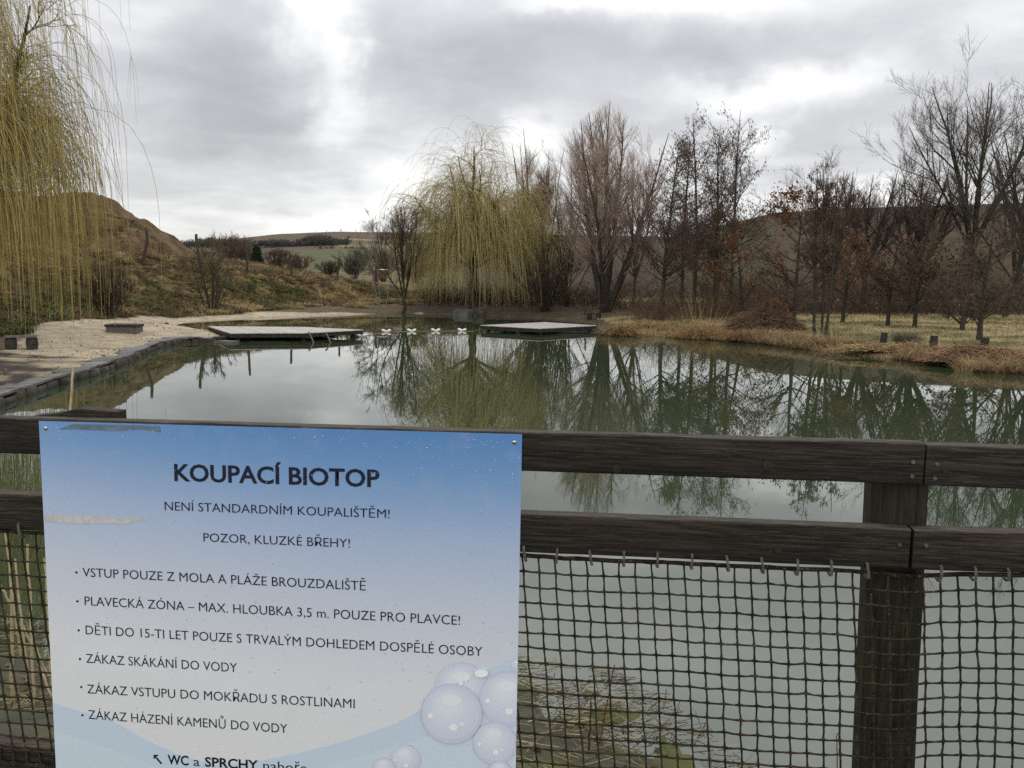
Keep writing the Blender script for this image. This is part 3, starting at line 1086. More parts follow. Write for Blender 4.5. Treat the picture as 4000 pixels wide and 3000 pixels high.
# ------------------------------------------------------------------ trees
bark = material('bark', (0.030, 0.026, 0.020), (0.075, 0.066, 0.05), 3, 0.9, (6, 6, 1.2), 0.01, 8, 5, 0.35, 0.65, 0.15)
twig = material('twigs', (0.85, 0.85, 0.85), (1.2, 1.2, 1.2), 0.8, 0.85, spec=0.15)
leafm = material('dry_leaves', (0.7, 0.7, 0.7), (1.35, 1.3, 1.2), 2.0, 0.8, spec=0.2)
TG = np.random.default_rng(11)


def kids(P, Rr, n, t=(.2, 1), ang=(25, 45), ln=(1, 1.5), shape=None, K=5, up=0.0, wig=.08, rr=.6, rmin=.006, rmax=9, rend=None, grav=None, stop=None):
    """n new shoots on the given shoots: (n,K,3) points and (n,K) radii"""
    N, Kp = P.shape[:2]
    L0 = np.linalg.norm(np.diff(P, axis=1), axis=2).sum(1)
    idx = TG.choice(N, n, p=L0 / L0.sum())
    tt = TG.uniform(t[0], t[1], n)
    f = tt * (Kp - 1)
    i = np.minimum(f.astype(int), Kp - 2)
    w = (f - i)[:, None]
    pos = P[idx, i] * (1 - w) + P[idx, i + 1] * w
    r0 = Rr[idx, i] * (1 - w[:, 0]) + Rr[idx, i + 1] * w[:, 0]
    T = nrm(P[idx, i + 1] - P[idx, i])
    v = TG.normal(size=(n, 3))
    perp = nrm(v - (v * T).sum(1, keepdims=True) * T)
    a = np.radians(TG.uniform(ang[0], ang[1], n))[:, None]
    d = np.cos(a) * T + np.sin(a) * perp
    L = TG.uniform(ln[0], ln[1], n)
    if shape is not None:
        L = L * shape(tt)
    Q = np.empty((n, K, 3))
    Q[:, 0] = pos
    st = (L / (K - 1))[:, None]
    for k2 in range(1, K):
        d = d + TG.normal(0, wig, (n, 3))
        d[:, 2] += up / (K - 1)
        if grav is not None:
            d[:, 2] -= grav * (k2 / (K - 1))
        d = nrm(d)
        Q[:, k2] = Q[:, k2 - 1] + d * st
        if stop is not None:
            Q[:, k2, 2] = np.maximum(Q[:, k2, 2], stop)
    ra = np.clip(r0 * rr, rmin, rmax)
    rb = np.minimum(ra * .5, rend if rend is not None else ra * .5)
    s = np.linspace(0, 1, K)[None]
    return Q, ra[:, None] * (1 - s) + rb[:, None] * s


def stems(base, n, L, tilt, K=10, r0=.15, r1=.02, up=.2, wig=.04, az0=None, spread=.15, azs=None):
    az = (np.arange(n) * 2.39996 + TG.uniform(0, 6)) if azs is None else np.asarray(azs)
    tl2 = np.radians(np.asarray(tilt) if np.ndim(tilt) else np.full(n, tilt))
    d = np.stack([np.cos(az) * np.sin(tl2), np.sin(az) * np.sin(tl2), np.cos(tl2)], 1)
    P = np.empty((n, K, 3))
    P[:, 0] = np.asarray(base) + np.c_[np.cos(az), np.sin(az), az * 0] * spread * (tl2 / max(tl2.max(), .01))[:, None]
    P[:, 0, 2] -= .15
    L = np.broadcast_to(np.asarray(L, float), (n,))
    st = (L / (K - 1))[:, None]
    for k2 in range(1, K):
        d = d + TG.normal(0, wig, (n, 3))
        d[:, 2] += up / (K - 1)
        d = nrm(d)
        P[:, k2] = P[:, k2 - 1] + d * st
    s = np.linspace(0, 1, K)[None]
    R0 = np.broadcast_to(np.asarray(r0, float), (n,))[:, None]
    R = R0 * (1 - s) ** .9 + r1 * s
    R[:, 0] *= 1.25
    return P, R


def vary(n, base, amt=.2):
    return np.asarray(base)[None] * (1 + TG.normal(0, amt, (n, 1))).clip(.5, 1.7)


def leaves(mb2, P, size, cols, asp=1.6, hang=0.0):
    n = len(P)
    a = nrm(TG.normal(size=(n, 3)) * np.array([1, 1, 1 - hang * .8]) + np.array([0, 0, -hang * 2.5]))
    b = TG.normal(size=(n, 3))
    b = nrm(b - (b * a).sum(1, keepdims=True) * a)
    s = TG.uniform(size[0], size[1], n)[:, None]
    w = s / asp
    V = np.stack([P, P + a * s * .45 + b * w * .5, P + a * s, P + a * s * .5 - b * w * .5], 1)
    q = np.arange(n)[:, None] * 4 + np.array([0, 1, 2, 3])
    c = np.asarray(cols)[TG.integers(0, len(cols), n)] * TG.uniform(.7, 1.3, (n, 1))
    mb2.add(V.reshape(-1, 3), q, None, np.repeat(c, 4, 0))


def spindles(mb2, P, size, w, cols):
    n = len(P)
    L = TG.uniform(size[0], size[1], n)
    a = np.array([(1, 0), (0, 1), (-1, 0), (0, -1)])
    d = nrm(TG.normal(0, .25, (n, 3)) + np.array([0, 0, -1]))
    V = np.zeros((n, 6, 3))
    V[:, 0] = P
    V[:, 5] = P + d * L[:, None]
    for i in range(4):
        V[:, 1 + i] = P + d * L[:, None] * .5
        V[:, 1 + i, :2] += a[i] * w
    t = np.array([(0, 1, 2), (0, 2, 3), (0, 3, 4), (0, 4, 1), (5, 2, 1), (5, 3, 2), (5, 4, 3), (5, 1, 4)])
    tt = np.arange(n)[:, None, None] * 6 + t[None]
    c = np.asarray(cols)[TG.integers(0, len(cols), n)] * TG.uniform(.75, 1.25, (n, 1))
    mb2.add(V.reshape(-1, 3), None, tt, np.repeat(c, 6, 0))


BRK, PINK, GREYT, YEL, OLIVE = (.055, .047, .038), (.33, .245, .195), (.14, .112, .088), (.30, .235, .075), (.17, .145, .055)


class Tree:
    def __init__(self, name, label, cat, x, y, group=None, z=None):
        self.z = th1(x, y) if z is None else z
        self.o = (x, y, self.z)
        self.root = thing(name, label, cat, self.o, 0, group)
        self.tr, self.cr = MB(), MB()
        self.extra = {}

    def part(self, nm):
        return self.extra.setdefault(nm, MB())

    def done(self, barkmat=None):
        for nm, mbx, m, sm in [('trunk', self.tr, barkmat or bark, True), ('crown', self.cr, twig, False)] + [(a, b, leafm, False) for a, b in self.extra.items()]:
            if mbx.n:
                ob = mbx.build(nm, m, self.root, sm, origin=self.o)
                ob.location = (0, 0, 0)
        return self.root


def geo(px, D, top_py):
    """ground point and height of a tree seen at that photo column, distance and top"""
    b = at_y(px, 1120, D)
    zt = at_y(px, top_py, D)[2]
    z = th1(b[0], D)
    return b[0], D, z, zt - z


def profile(Q, T, H, W, pts):
    """which shoots end inside the crown outline"""
    e = Q[:, -1]
    h = (e[:, 2] - T.o[2]) / H
    w = W * np.interp(h, [p_[0] for p_ in pts], [p_[1] for p_ in pts])
    return np.hypot(e[:, 0] - T.o[0], e[:, 1] - T.o[1]) < w * TG.uniform(.88, 1.1, len(e))


OVAL = [(0, .15), (.1, .3), (.25, .72), (.42, .98), (.58, 1), (.74, .93), (.86, .72), (.95, .42), (1.01, .14), (1.05, 0)]
CONE = [(0, .6), (.15, .95), (.35, 1), (.55, .86), (.75, .56), (.9, .26), (1.02, .06), (1.06, 0)]


def upright(name, label, px, D, top, W, seed, nst=9, col=PINK, dens=1.0, group=None, r0=.15, tilt=(2, 17), cat='tree', twig_r=.0085, upl=.22, env=None):
    """many steep stems from one stool, fine upward twigs"""
    global TG
    TG = np.random.default_rng(seed)
    x, y, z, H = geo(px, D, top)
    T = Tree(name, label, cat, x, y, group)
    tl2 = np.linspace(tilt[0], tilt[1], nst) + TG.uniform(-1, 1, nst)
    L = H * (1.0 - .16 * (np.linspace(0, 1, nst)) ** 1.5) * TG.uniform(.95, 1.03, nst)
    P, R = stems(T.o, nst, L, tl2, 11, r0 * np.linspace(1.25, .65, nst), .018, upl, .035, spread=.3)
    T.tr.tubes(P, R, 8)
    B, BR = kids(P, R, int((22 if not env else 30) * nst * dens), (.16 if not env else .22, .97), (18, 40) if not env else (28, 60), (.22 * H, .38 * H), lambda t: 1.05 - .75 * t, 7, .42 if not env else .6, .06, .55, .012, .06, .008)
    if env:
        kk = profile(B, T, H, W, env)
        B, BR = B[kk], BR[kk]
    T.cr.tubes(B, BR, 4, vary(len(B), (np.array(BRK) + np.array(col)) / 2.2))
    S, SR = kids(B, BR, int(1500 * dens), (.15, 1), (18, 42), (.05 * H, .13 * H), None, 5, .35, .08, .6, .006 if env else .008, .014 if env else .02, .004)
    if env:
        kk = profile(S, T, H, W, env)
        S, SR = S[kk], SR[kk]
    T.cr.tubes(S, SR, 3, vary(len(S), np.array(col) * .8))
    W2, WR = kids(S, SR, int(11000 * dens), (.1, 1), (15, 40), (.03 * H, .07 * H), None, 3, .3 if not env else .7, .08, .7, twig_r * .8, twig_r, .004)
    if env:
        kk = profile(W2, T, H, W, env)
        W2, WR = W2[kk], WR[kk]
    T.cr.tubes(W2, WR, 3, vary(len(W2), col, .25))
    return T, (S, W2)


def conical(name, label, px, D, top, W, seed, n=1, col=GREYT, dens=1.0, group=None, r0=.13, cat='tree', catkin=0, lean=0.0, shapep=.75, t0=.2, nb=80, up=.25, ang=(45, 70), azs=None, tilt=None):
    """straight leader(s) with shorter and shorter side branches (alder habit)"""
    global TG
    TG = np.random.default_rng(seed)
    x, y, z, H = geo(px, D, top)
    T = Tree(name, label, cat, x, y, group)
    if tilt is None:
        tilt = np.linspace(1, 5 if n > 1 else 1.5, n)
    P, R = stems(T.o, n, H * np.linspace(1, .86, n), tilt, 12, r0, .012, .05, .02, spread=.35 if n > 1 else 0, azs=azs)
    T.tr.tubes(P, R, 8)
    B, BR = kids(P, R, int(nb * n * dens), (t0, .97), ang, (W * .8, W * 1.15), lambda t: np.clip(1.15 * (1 - t) ** shapep, .08, 1) * np.clip((t - t0) * 5 + .55, 0, 1), 6, up, .07, .45, .012, .04, .007)
    T.cr.tubes(B, BR, 4, vary(len(B), np.array(BRK)))
    S, SR = kids(B, BR, int(700 * n ** .5 * dens), (.2, 1), (25, 50), (.14 * W, .36 * W), None, 4, .25, .1, .6, .008, .015, .005)
    T.cr.tubes(S, SR, 3, vary(len(S), np.array(col) * .75))
    W2, WR = kids(S, SR, int(4200 * n ** .5 * dens), (.1, 1), (20, 50), (.07 * W, .18 * W), None, 3, .2, .1, .7, .006, .0085, .004)
    T.cr.tubes(W2, WR, 3, vary(len(W2), col, .25))
    if catkin:
        E = np.concatenate([W2[:, -1], S[:, -1]])
        E = E[TG.random(len(E)) < catkin]
        spindles(T.part('catkins'), E, (.09, .20), .024, [(.075, .04, .028), (.06, .042, .03), (.1, .055, .03)])
    return T, (B, S, W2)


def spreading(name, label, px, D, top, W, seed, col=GREYT, dens=1.0, group=None, r0=.25, fork=.25, nl=6, tilt=(8, 40), cat='tree', upl=.35, lean=(0, 0), azs=None, twig_r=.0085):
    """trunk that forks into heavy rising limbs"""
    global TG
    TG = np.random.default_rng(seed)
    x, y, z, H = geo(px, D, top)
    T = Tree(name, label, cat, x, y, group)
    h0 = H * fork
    K = 6
    s = np.linspace(0, 1, K)
    trunk = np.c_[x + lean[0] * s * h0, y + lean[1] * s * h0, z - .2 + (h0 + .2) * s]
    trunk[1:, :2] += TG.normal(0, .05, (K - 1, 2))
    T.tr.tubes(trunk, np.linspace(1.25, .85, K) * r0, 9)
    tl2 = np.linspace(tilt[0], tilt[1], nl) + TG.uniform(-3, 3, nl)
    Ls = (H - h0) * np.linspace(1.02, .85, nl) * TG.uniform(.93, 1.03, nl)
    P, R = stems(trunk[-1] + [0, 0, .1], nl, Ls, tl2, 10, r0 * np.linspace(.72, .45, nl), .02, upl, .05, spread=.1, azs=azs)
    T.tr.tubes(P, R, 7)
    P2, R2 = kids(P, R, nl * 4, (.2, .75), (18, 42), (.32 * (H - h0), .5 * (H - h0)), lambda t: 1.15 - .6 * t, 8, .35, .07, .6, .03, .12, .012)
    T.tr.tubes(P2, R2, 5)
    A, AR = np.concatenate([P[:, ::1][:, :8], P2]), np.concatenate([R[:, :8], R2])
    B, BR = kids(A, AR, int(330 * dens), (.15, 1), (20, 48), (.09 * H, .2 * H), None, 6, .35, .08, .5, .012, .04, .007)
    T.cr.tubes(B, BR, 4, vary(len(B), np.array(BRK)))
    S, SR = kids(B, BR, int(2000 * dens), (.15, 1), (20, 45), (.04 * H, .09 * H), None, 4, .3, .09, .6, .008, .015, .005)
    T.cr.tubes(S, SR, 3, vary(len(S), np.array(col) * .8))
    W2, WR = kids(S, SR, int(10000 * dens), (.1, 1), (18, 45), (.022 * H, .055 * H), None, 3, .25, .1, .7, twig_r * .75, twig_r, .004)
    T.cr.tubes(W2, WR, 3, vary(len(W2), col, .25))
    return T, (B, S, W2)


def weeping(name, label, x, y, H, Wd, seed, nl=9, nb=110, ns=1500, fork=.3, r0=.32, col=YEL, sl=(2.5, 5.5), dens=1.0, minz=.35, tr=.0095, azb=None, lean=(0, 0), low=0, hem=2.2, lowl=None, clump=.4, gv=.75):
    """weeping willow: arching limbs and long hanging yellow shoots"""
    global TG
    TG = np.random.default_rng(seed)
    T = Tree(name, label, 'tree', x, y)
    z = T.z
    h0 = H * fork
    s = np.linspace(0, 1, 6)
    trunk = np.c_[x + lean[0] * s + TG.normal(0, .04, 6), y + lean[1] * s, z - .2 + (h0 + .2) * s]
    T.tr.tubes(trunk, np.linspace(1.3, .85, 6) * r0, 9)
    tl2 = np.linspace(6, 58, nl) + TG.uniform(-4, 4, nl)
    Ls = np.interp(tl2, [0, 60], [(H - h0) * 1.02, Wd * 1.02])
    P, R = stems(trunk[-1] + [0, 0, .1], nl, Ls, tl2, 10, r0 * np.linspace(.7, .45, nl), .03, .06, .10, spread=.1)
    T.tr.tubes(P, R, 7)
    P2, R2 = kids(P, R, nl * 5, (.25, .95), (25, 60), (.28 * Wd, .55 * Wd), None, 8, .25, .12, .6, .03, .1, .014, grav=.10)
    T.tr.tubes(P2, R2, 5)
    A, AR = np.concatenate([P[:, :8], P2]), np.concatenate([R[:, :8], R2])
    keep = TG.random(len(A)) < .9
    B, BR = kids(A[keep], AR[keep], nb, (.3, 1), (20, 60), (.16 * Wd, .38 * Wd), None, 8, .5, .10, .5, .014, .035, .01, grav=.22)
    T.cr.tubes(B, BR, 4, vary(len(B), (np.array(BRK) * 1.2 + np.array(col)) / 2.2))
    B2, BR2 = kids(B, BR, nb * 3, (.2, 1), (20, 60), (.10 * Wd, .26 * Wd), None, 6, .3, .1, .6, .010, .016, .008, grav=.3)
    T.cr.tubes(B2, BR2, 3, vary(len(B2), np.array(col) * .75))
    C, CRr = np.concatenate([B[:, :6], B[:, 2:8], B2]), np.concatenate([BR[:, :6], BR[:, 2:8], BR2])
    if low:
        # extra shoots from the outer low branches make the curtain
        wgt = (A[:, -1, 2] < z + H * .66) & (TG.random(len(A)) < .6)
        X, XR = kids(A[wgt], AR[wgt], low, (.35, 1), (20, 70), lowl or (sl[0] * .8, sl[1]), None, 13, 0, .035, .6, tr * .8, tr, tr * .55, grav=gv + .05, stop=z + minz + hem * TG.random(low) ** 2)
        T.cr.tubes(X, XR, 3, vary(low, col, .22))
    keep = TG.random(len(C)) < clump
    C, CRr = C[keep], CRr[keep]
    S, SR = kids(C, CRr, int(ns * dens), (.25, 1), (15, 60), sl, None, 13, 0, .035, .6, tr * .8, tr, tr * .55, grav=gv, stop=z + minz + hem * TG.random(int(ns * dens)) ** 2)
    # shoots that reached the stop height are cut there instead of lying flat
    T.cr.tubes(S, SR, 3, vary(len(S), col, .22))
    W2, WR = kids(S, SR, int(ns * 1.3 * dens), (.1, .9), (8, 25), (sl[0] * .25, sl[1] * .3), None, 6, 0, .05, .8, tr * .6, tr * .8, tr * .4, grav=.9, stop=z + minz)
    T.cr.tubes(W2, WR, 3, vary(len(W2), np.array(col) * 1.1, .25))
    return T, S


# -- left foreground weeping willow (its trunk stands just outside the frame)
T, S = weeping('weeping_willow', 'big yellow-green weeping willow by the beach bench, hanging in from the left edge', -19.0, 29.0, 15.4, 2.9, 44, 13, 230, 1900, .27, .26, (.31, .25, .092), (2.5, 6.5), 1.0, .35, .0095, low=1750, lowl=(3.5, 9.5), gv=1.7, hem=4.0)
T.done()
# -- weeping willow behind the boulders
xw = at_y(1850, 1120, 69)[0]
Hw = at_y(1850, 560, 69)[2] - th1(xw, 69)
T, S = weeping('weeping_willow', 'yellow weeping willow behind the two boulders on the far shore', xw, 69.0, Hw, 4.2, 23, 12, 230, 1700, .25, .32, (.34, .28, .12), (2.5, 7.5), 1.0, .25, .0125, low=1700, lowl=(4.0, 9.5))
T.done()
# -- upright many-stemmed trees
T, _ = upright('willow_tree', 'reddish slim tree squeezed between the far weeping willow and the tall oval tree', 2085, 74, 515, 2.6, 31, 7, (.30, .21, .15), .7, r0=.09, tilt=(2, 16), twig_r=.008, upl=.4, env=OVAL)
T.done()
T, _ = upright('willow_tree', 'tall oval many-stemmed willow with pinkish twig tips, tallest beside the far willow', 2365, 63, 408, 5.2, 32, 9, PINK, 1.15, r0=.22, tilt=(1, 27), twig_r=.0075, upl=.45, env=OVAL)
T.done()
T, _ = upright('willow_tree', 'dark slender tree between the oval willow and the fan-shaped bush', 2215, 72, 640, 3, 33, 6, (.11, .075, .06), .32, r0=.07, tilt=(2, 18), twig_r=.008)
T.done()
# -- fan-shaped dark bush
TGs = upright('fan_shrub', 'dark fan-shaped shrub of many stems under the slim reddish tree', 2130, 66, 940, 2, 34, 26, (.075, .058, .042), .45, r0=.045, tilt=(4, 44), cat='shrub', twig_r=.009)
TGs[0].done()
# -- bare tree and birch left of the far willow
T, _ = spreading('bare_tree', 'dark bare tree just left of the far weeping willow', 1578, 66, 785, 3, 35, (.10, .075, .062), .40, None, .13, .16, 8, (4, 36), upl=.45, twig_r=.009)
T.done()
T, _ = conical('birch_tree', 'thin pale-stemmed birch beside the red wagon', 1490, 70, 850, 2.2, 36, 3, (.15, .125, .11), .28, None, .05, nb=26, tilt=[3, 9, 13], azs=[3.3, 3.0, .6], t0=.35)
T.done(material('pale_bark', (.32, .30, .27), (.14, .12, .10), 6, .8, (1, 1, 5)))
# -- alders with catkins
for (px, D, top, W, sd, nb, lab) in [
        (2590, 50, 560, 3.0, 51, 95, 'dark bushy alder left of the tall catkin alders'),
        (2715, 55, 425, 3.0, 52, 80, 'tall catkin-hung alder, left of the two tallest in the alder row'),
        (2665, 58, 520, 2.7, 57, 80, 'slim catkin alder half hidden between the bushy and the tall alder'),
        (2795, 53, 470, 2.9, 53, 80, 'catkin alder squeezed between the two tallest alders'),
        (2860, 56, 405, 3.6, 54, 85, 'tallest catkin-hung alder with long right-hand branches')]:
    T, _ = conical('alder_tree', lab, px, D, top, W, sd, 1, (.11, .085, .07), .62, 'alders with hanging catkins', .14, catkin=.7, nb=nb, shapep=.62 if W > 3 else .7)
    T.done()
# -- oaks that keep their brown leaves


def oak(label, px, D, top, W, seed, nleaf, low=.12, cols=((.15, .068, .03), (.11, .05, .026), (.19, .095, .042)), dens=.6, r0=.12, name='oak_tree', size=(.10, .20), group='young oaks with brown leaves'):
    T2, (B, S2, W2) = conical(name, label, px, D, top, W * 1.2, seed, 1, (.11, .082, .062), dens * (.8 if W < 2.66 and seed < 64 else .5), group, r0, nb=85, t0=low * .6, shapep=.6 if seed < 64 else 1.0, ang=(40, 75), up=.25)
    E = np.concatenate([W2[:, -1], W2[:, 1], S2[:, -1]])
    w2 = fbm(E[:, 0] * 1.3 + seed, E[:, 1] * 1.3 + E[:, 2] * .9, 1, 3)
    pr = sstep((w2 - .40) / .2) + .12
    E = E[TG.choice(len(E), nleaf, p=pr / pr.sum())] + TG.normal(0, .07, (nleaf, 3))
    nleaf = int(nleaf * (.95 if seed < 64 else .6))
    E = E[:nleaf]
    leaves(T2.part('leaves'), E, size, cols, 1.5, .3)
    T2.done()


oak('brown-leaved oak with open crown, standing right of the alder row', 3108, 43, 745, 2.6, 61, 2000, .10)
oak('low brown-leaved oak under the tallest alder', 2905, 50, 850, 2.7, 62, 1000, .10, dens=.3)
oak('brown-leaved young oak in front of the alder trunks', 2800, 60, 800, 2.5, 63, 700, .10, dens=.25)
oak('small rusty oak left of the round-crowned willow', 3300, 47, 905, 2.2, 64, 1500, .10, dens=.5)
oak('rusty bushy oak with slanting trunk behind the left wooden stump', 3478, 44, 930, 2.3, 65, 1100, .16, ((.095, .05, .03), (.075, .042, .027), (.12, .066, .035)), .5)
oak('dull brown oak with forked base right of the grey tuft', 3584, 42, 960, 2.7, 66, 1500, .12, ((.082, .05, .03), (.066, .042, .027), (.1, .06, .035)), .6)
oak('dull brown tree behind the right wooden stump', 3772, 40, 930, 2.4, 67, 1400, .14, ((.078, .05, .03), (.062, .042, .027), (.095, .06, .035)), .6)
oak('dark mossy-stemmed tree nearest the right edge of the meadow', 3842, 34, 880, 2.1, 68, 700, .2, ((.072, .05, .03), (.06, .042, .027)), .6)
# -- many-stemmed alder clump in front of the oak
T, _ = conical('alder_clump', 'clump of five thin alder stems on the near right bank', 3213, 37.5, 605, 1.35, 71, 5, (.11, .078, .062), .6, None, .06, nb=30, catkin=.18, tilt=[1, 3, 3.5, 4, 5], azs=[0, 3.1, .2, 2.2, 5.2], t0=.3)
T.done()
# -- big trees on the right
T, _ = spreading('willow_tree', 'grey bare willow with a low fork, left one of the pair under the hill', 3375, 62, 655, 4, 81, (.125, .095, .08), .52, None, .22, .26, 8, (10, 42), upl=.6)
T.done()
T, _ = spreading('willow_tree', 'grey round-crowned willow with thick dark trunk, right one of the pair under the hill', 3560, 60, 645, 4, 82, (.14, .11, .09), .6, None, .26, .26, 9, (6, 50), upl=.55, lean=(.06, 0))
T.done()
T, _ = spreading('poplar_tree', 'tallest poplar at the right with steep bare limbs', 3775, 58, 300, 4, 83, (.125, .10, .085), .62, None, .25, .28, 8, (4, 23), upl=.4, lean=(.05, 0), azs=[.2, 3.3, .6, 2.6, 5.9, 3.6, .1, 3.0], twig_r=.0085)
T.done()
T, (B, S, W2) = spreading('alder_tree', 'dark tree with small cones cut off by the right edge', 4060, 46, 400, 4, 84, (.07, .055, .045), .6, None, .2, .2, 9, (5, 40), upl=.4)
E = S[:, -1]
spindles(T.part('cones'), E[TG.random(len(E)) < .9], (.06, .13), .035, [(.05, .036, .028)])
T.done()
T, _ = spreading('bare_tree', 'hazy grey bare tree behind the rusty oak and the stem clump', 3245, 76, 655, 3, 85, (.15, .115, .098), .35, 'hazy background trees', .2, .2, 8, (4, 40), upl=.5, twig_r=.011)
T.done()
T, _ = spreading('bare_tree', 'thin grey tree low behind the alder row and oval willow', 2480, 78, 640, 3, 86, (.14, .11, .09), .22, None, .13, .2, 8, (4, 38), upl=.5, twig_r=.011)
T.done()
T, _ = spreading('bare_tree', 'grey leaning tree between the poplar and the right edge', 3930, 55, 560, 3, 87, (.10, .08, .066), .4, None, .16, .2, 7, (6, 40), upl=.4, lean=(.25, 0))
T.done()
# -- shrub on the bank at left
T, _ = upright('bare_shrub', 'bare grey shrub growing on the grassy bank by the sand', 826, 54.6, 985, 2, 91, 9, (.10, .082, .058), .16, r0=.06, tilt=(3, 26), cat='shrub', twig_r=.008)
T.done()
T, _ = upright('bare_shrub', 'reddish-brown twiggy shrub at the foot of the bank behind the willow strands', 420, 42, 1040, 2, 92, 26, (.095, .062, .045), .5, r0=.02, tilt=(3, 34), cat='shrub', twig_r=.007)
T.done()


# -- round background shrubs and trees beyond the bank
def puff(name, label, px, D, top, halfw, seed, col, n=900, base=None, group='shrubs and trees beyond the fenced bank', cat='shrub'):
    global TG
    TG = np.random.default_rng(seed)
    x, y, z, H = geo(px, D, top)
    if base is not None:
        z = at_y(px, base, D)[2]
        H = at_y(px, top, D)[2] - z
        T2 = Tree(name, label, cat, x, y, group, z)
    else:
        T2 = Tree(name, label, cat, x, y, group)
    Wm = halfw / FPX * D
    nst = 22
    tl2 = np.degrees(np.arctan2(Wm * np.linspace(.05, 1.0, nst), H * .75))
    L = np.hypot(H * .9, Wm * np.linspace(0, .95, nst)) * np.linspace(1.0, .85, nst)
    P, R = stems(T2.o, nst, L, tl2, 7, .05 * H / 6, .02, .25, .06, spread=.3)
    T2.tr.tubes(P, R, 5)
    k3 = max(D / 85, 1)
    B, BR = kids(P, R, 330, (.15, 1), (20, 55), (.12 * H, .3 * H), None, 5, .3, .1, .6, .015 * k3, .04, .01 * k3)
    T2.cr.tubes(B, BR, 3, vary(len(B), np.array(col) * .7))
    W2, WR = kids(B, BR, n, (.1, 1), (20, 55), (.06 * H, .16 * H), None, 4, .3, .1, .7, .010 * k3, .013 * k3, .006 * k3)
    T2.cr.tubes(W2, WR, 3, vary(len(W2), col, .25))
    T2.done()


RB, BR_, GR = (.145, .105, .075), (.105, .08, .06), (.085, .078, .06)
for i, (px, D, top, hw, base, col, lab, nm) in enumerate([
        (900, 125, 925, 110, 1035, RB, 'large round reddish-brown tree right of the second fence post', 'background_tree'),
        (800, 120, 975, 90, 1045, RB, 'lower round reddish-brown tree beside the second fence post', 'background_tree'),
        (1085, 118, 975, 55, 1055, BR_, 'grey-brown bushy tree right of the dark conifer', 'background_tree'),
        (1160, 112, 1000, 70, 1068, (.13, .09, .07), 'round reddish bush left of the fourth fence post', 'round_bush'),
        (1290, 108, 1025, 55, 1078, GR, 'low dark green-brown bush right of the green field', 'round_bush'),
        (1385, 106, 985, 75, 1085, GR, 'large olive-brown bush left of the birch', 'round_bush'),
        (1500, 112, 990, 70, 1085, BR_, 'brown bush behind the red wagon', 'round_bush'),
        (1625, 100, 1010, 70, 1100, BR_, 'brown bush behind the trunk of the dark bare tree', 'round_bush'),
        (950, 135, 950, 55, 1040, BR_, 'grey-brown tree left of the dark conifer', 'background_tree')]):
    puff(nm, lab, px, D, top - 8, hw, 100 + i, col, 3200, base)
# conifer
xq, yq, zq, Hq = geo(1005, 110, 952)
zq = at_y(1005, 1048, 110)[2]
Hq = at_y(1005, 955, 110)[2] - zq
TG = np.random.default_rng(130)
T = Tree('conifer_tree', 'dark narrow conifer beyond the fenced bank', 'tree', xq, yq, None, zq)
T.tr.tubes(np.array([(xq, yq, zq - .3), (xq, yq, zq + Hq)]), np.array([.16, .02]), 7)
P = np.array([[(xq, yq, zq + Hq * s) for s in np.linspace(0.03, 1, 8)]])
B, BR = kids(P, np.full((1, 8), .08), 230, (.02, .98), (75, 105), (.75, 1.05), lambda t: (1 - t) ** .8 + .05, 5, .15, .06, .4, .02, .03, .01)
T.cr.tubes(B, BR, 3, (.03, .03, .02))
W2, WR = kids(B, BR, 3200, (.1, 1), (20, 65), (.25, .5), None, 3, -.3, .08, 1, .03, .04, .02)
T.cr.tubes(W2, WR, 3, vary(len(W2), (.035, .05, .028), .3))
T.done()


# far woods: dark tree belts on the hill, one mass each
def belt(label, pts, Dfun, seed, n, col):
    """belt of far trees: pts are photo columns with lower and upper edge of the belt"""
    global TG
    TG = np.random.default_rng(seed)
    xs = np.array([p_[0] for p_ in pts])
    mbx = MB()
    for i in range(n):
        px = TG.uniform(xs[0], xs[-1])
        lo = np.interp(px, xs, [p_[1] for p_ in pts])
        hi = np.interp(px, xs, [p_[2] for p_ in pts])
        D = Dfun * TG.uniform(.97, 1.03)
        f = TG.random()
        py0 = lo - (lo - hi) * .35 * f
        py1 = lo - (lo - hi) * (.55 + .45 * TG.random()) - 2
        b = at_y(px, py0, D)
        t2 = at_y(px, py1, D)[2]
        h = t2 - b[2]
        w = h * TG.uniform(.35, .55)
        m2 = 46
        d = nrm(TG.normal(size=(m2, 3)))
        pos = np.array([b[0], D, b[2] + h * .55]) + d * np.array([w, w, h * .45]) * TG.uniform(.3, 1, (m2, 1)) ** .5
        Lq = TG.uniform(.12, .3, m2) * h
        dr = nrm(d * .8 + TG.normal(0, .4, (m2, 3)) + [0, 0, .8])
        Q = np.stack([pos, pos + dr * Lq[:, None]], 1)
        mbx.tubes(Q, np.stack([np.full(m2, .05 * h), np.full(m2, .012 * h)], 1), 3, vary(m2, np.array(col) * TG.uniform(.75, 1.3), .2))
        mbx.tubes(np.array([(b[0], D, b[2] - 1), (b[0], D, b[2] + h * .6)]), np.array([.02 * h, .015 * h]), 3, np.array(BRK) * .8)
    o = mbx.build('far_wood', twig)
    tag(o, label, 'wood', kind='stuff')


belt('dark belt of far trees across the hill above the green field',
     [(1010, 965, 940), (1080, 975, 935), (1150, 978, 942), (1200, 977, 925), (1260, 972, 918), (1300, 972, 930), (1345, 968, 935), (1365, 955, 925)], 430, 5, 260, (.08, .076, .072))
belt('thin dark line of far trees on the skyline behind the second fence post', [(690, 972, 945), (760, 975, 935), (850, 975, 928), (990, 965, 935)], 400, 6, 120, (.095, .088, .08))
belt('low dark scrub at the upper right corner of the green field', [(1210, 978, 962), (1300, 980, 960), (1370, 985, 965), (1500, 990, 972)], 390, 7, 60, (.085, .072, .055))
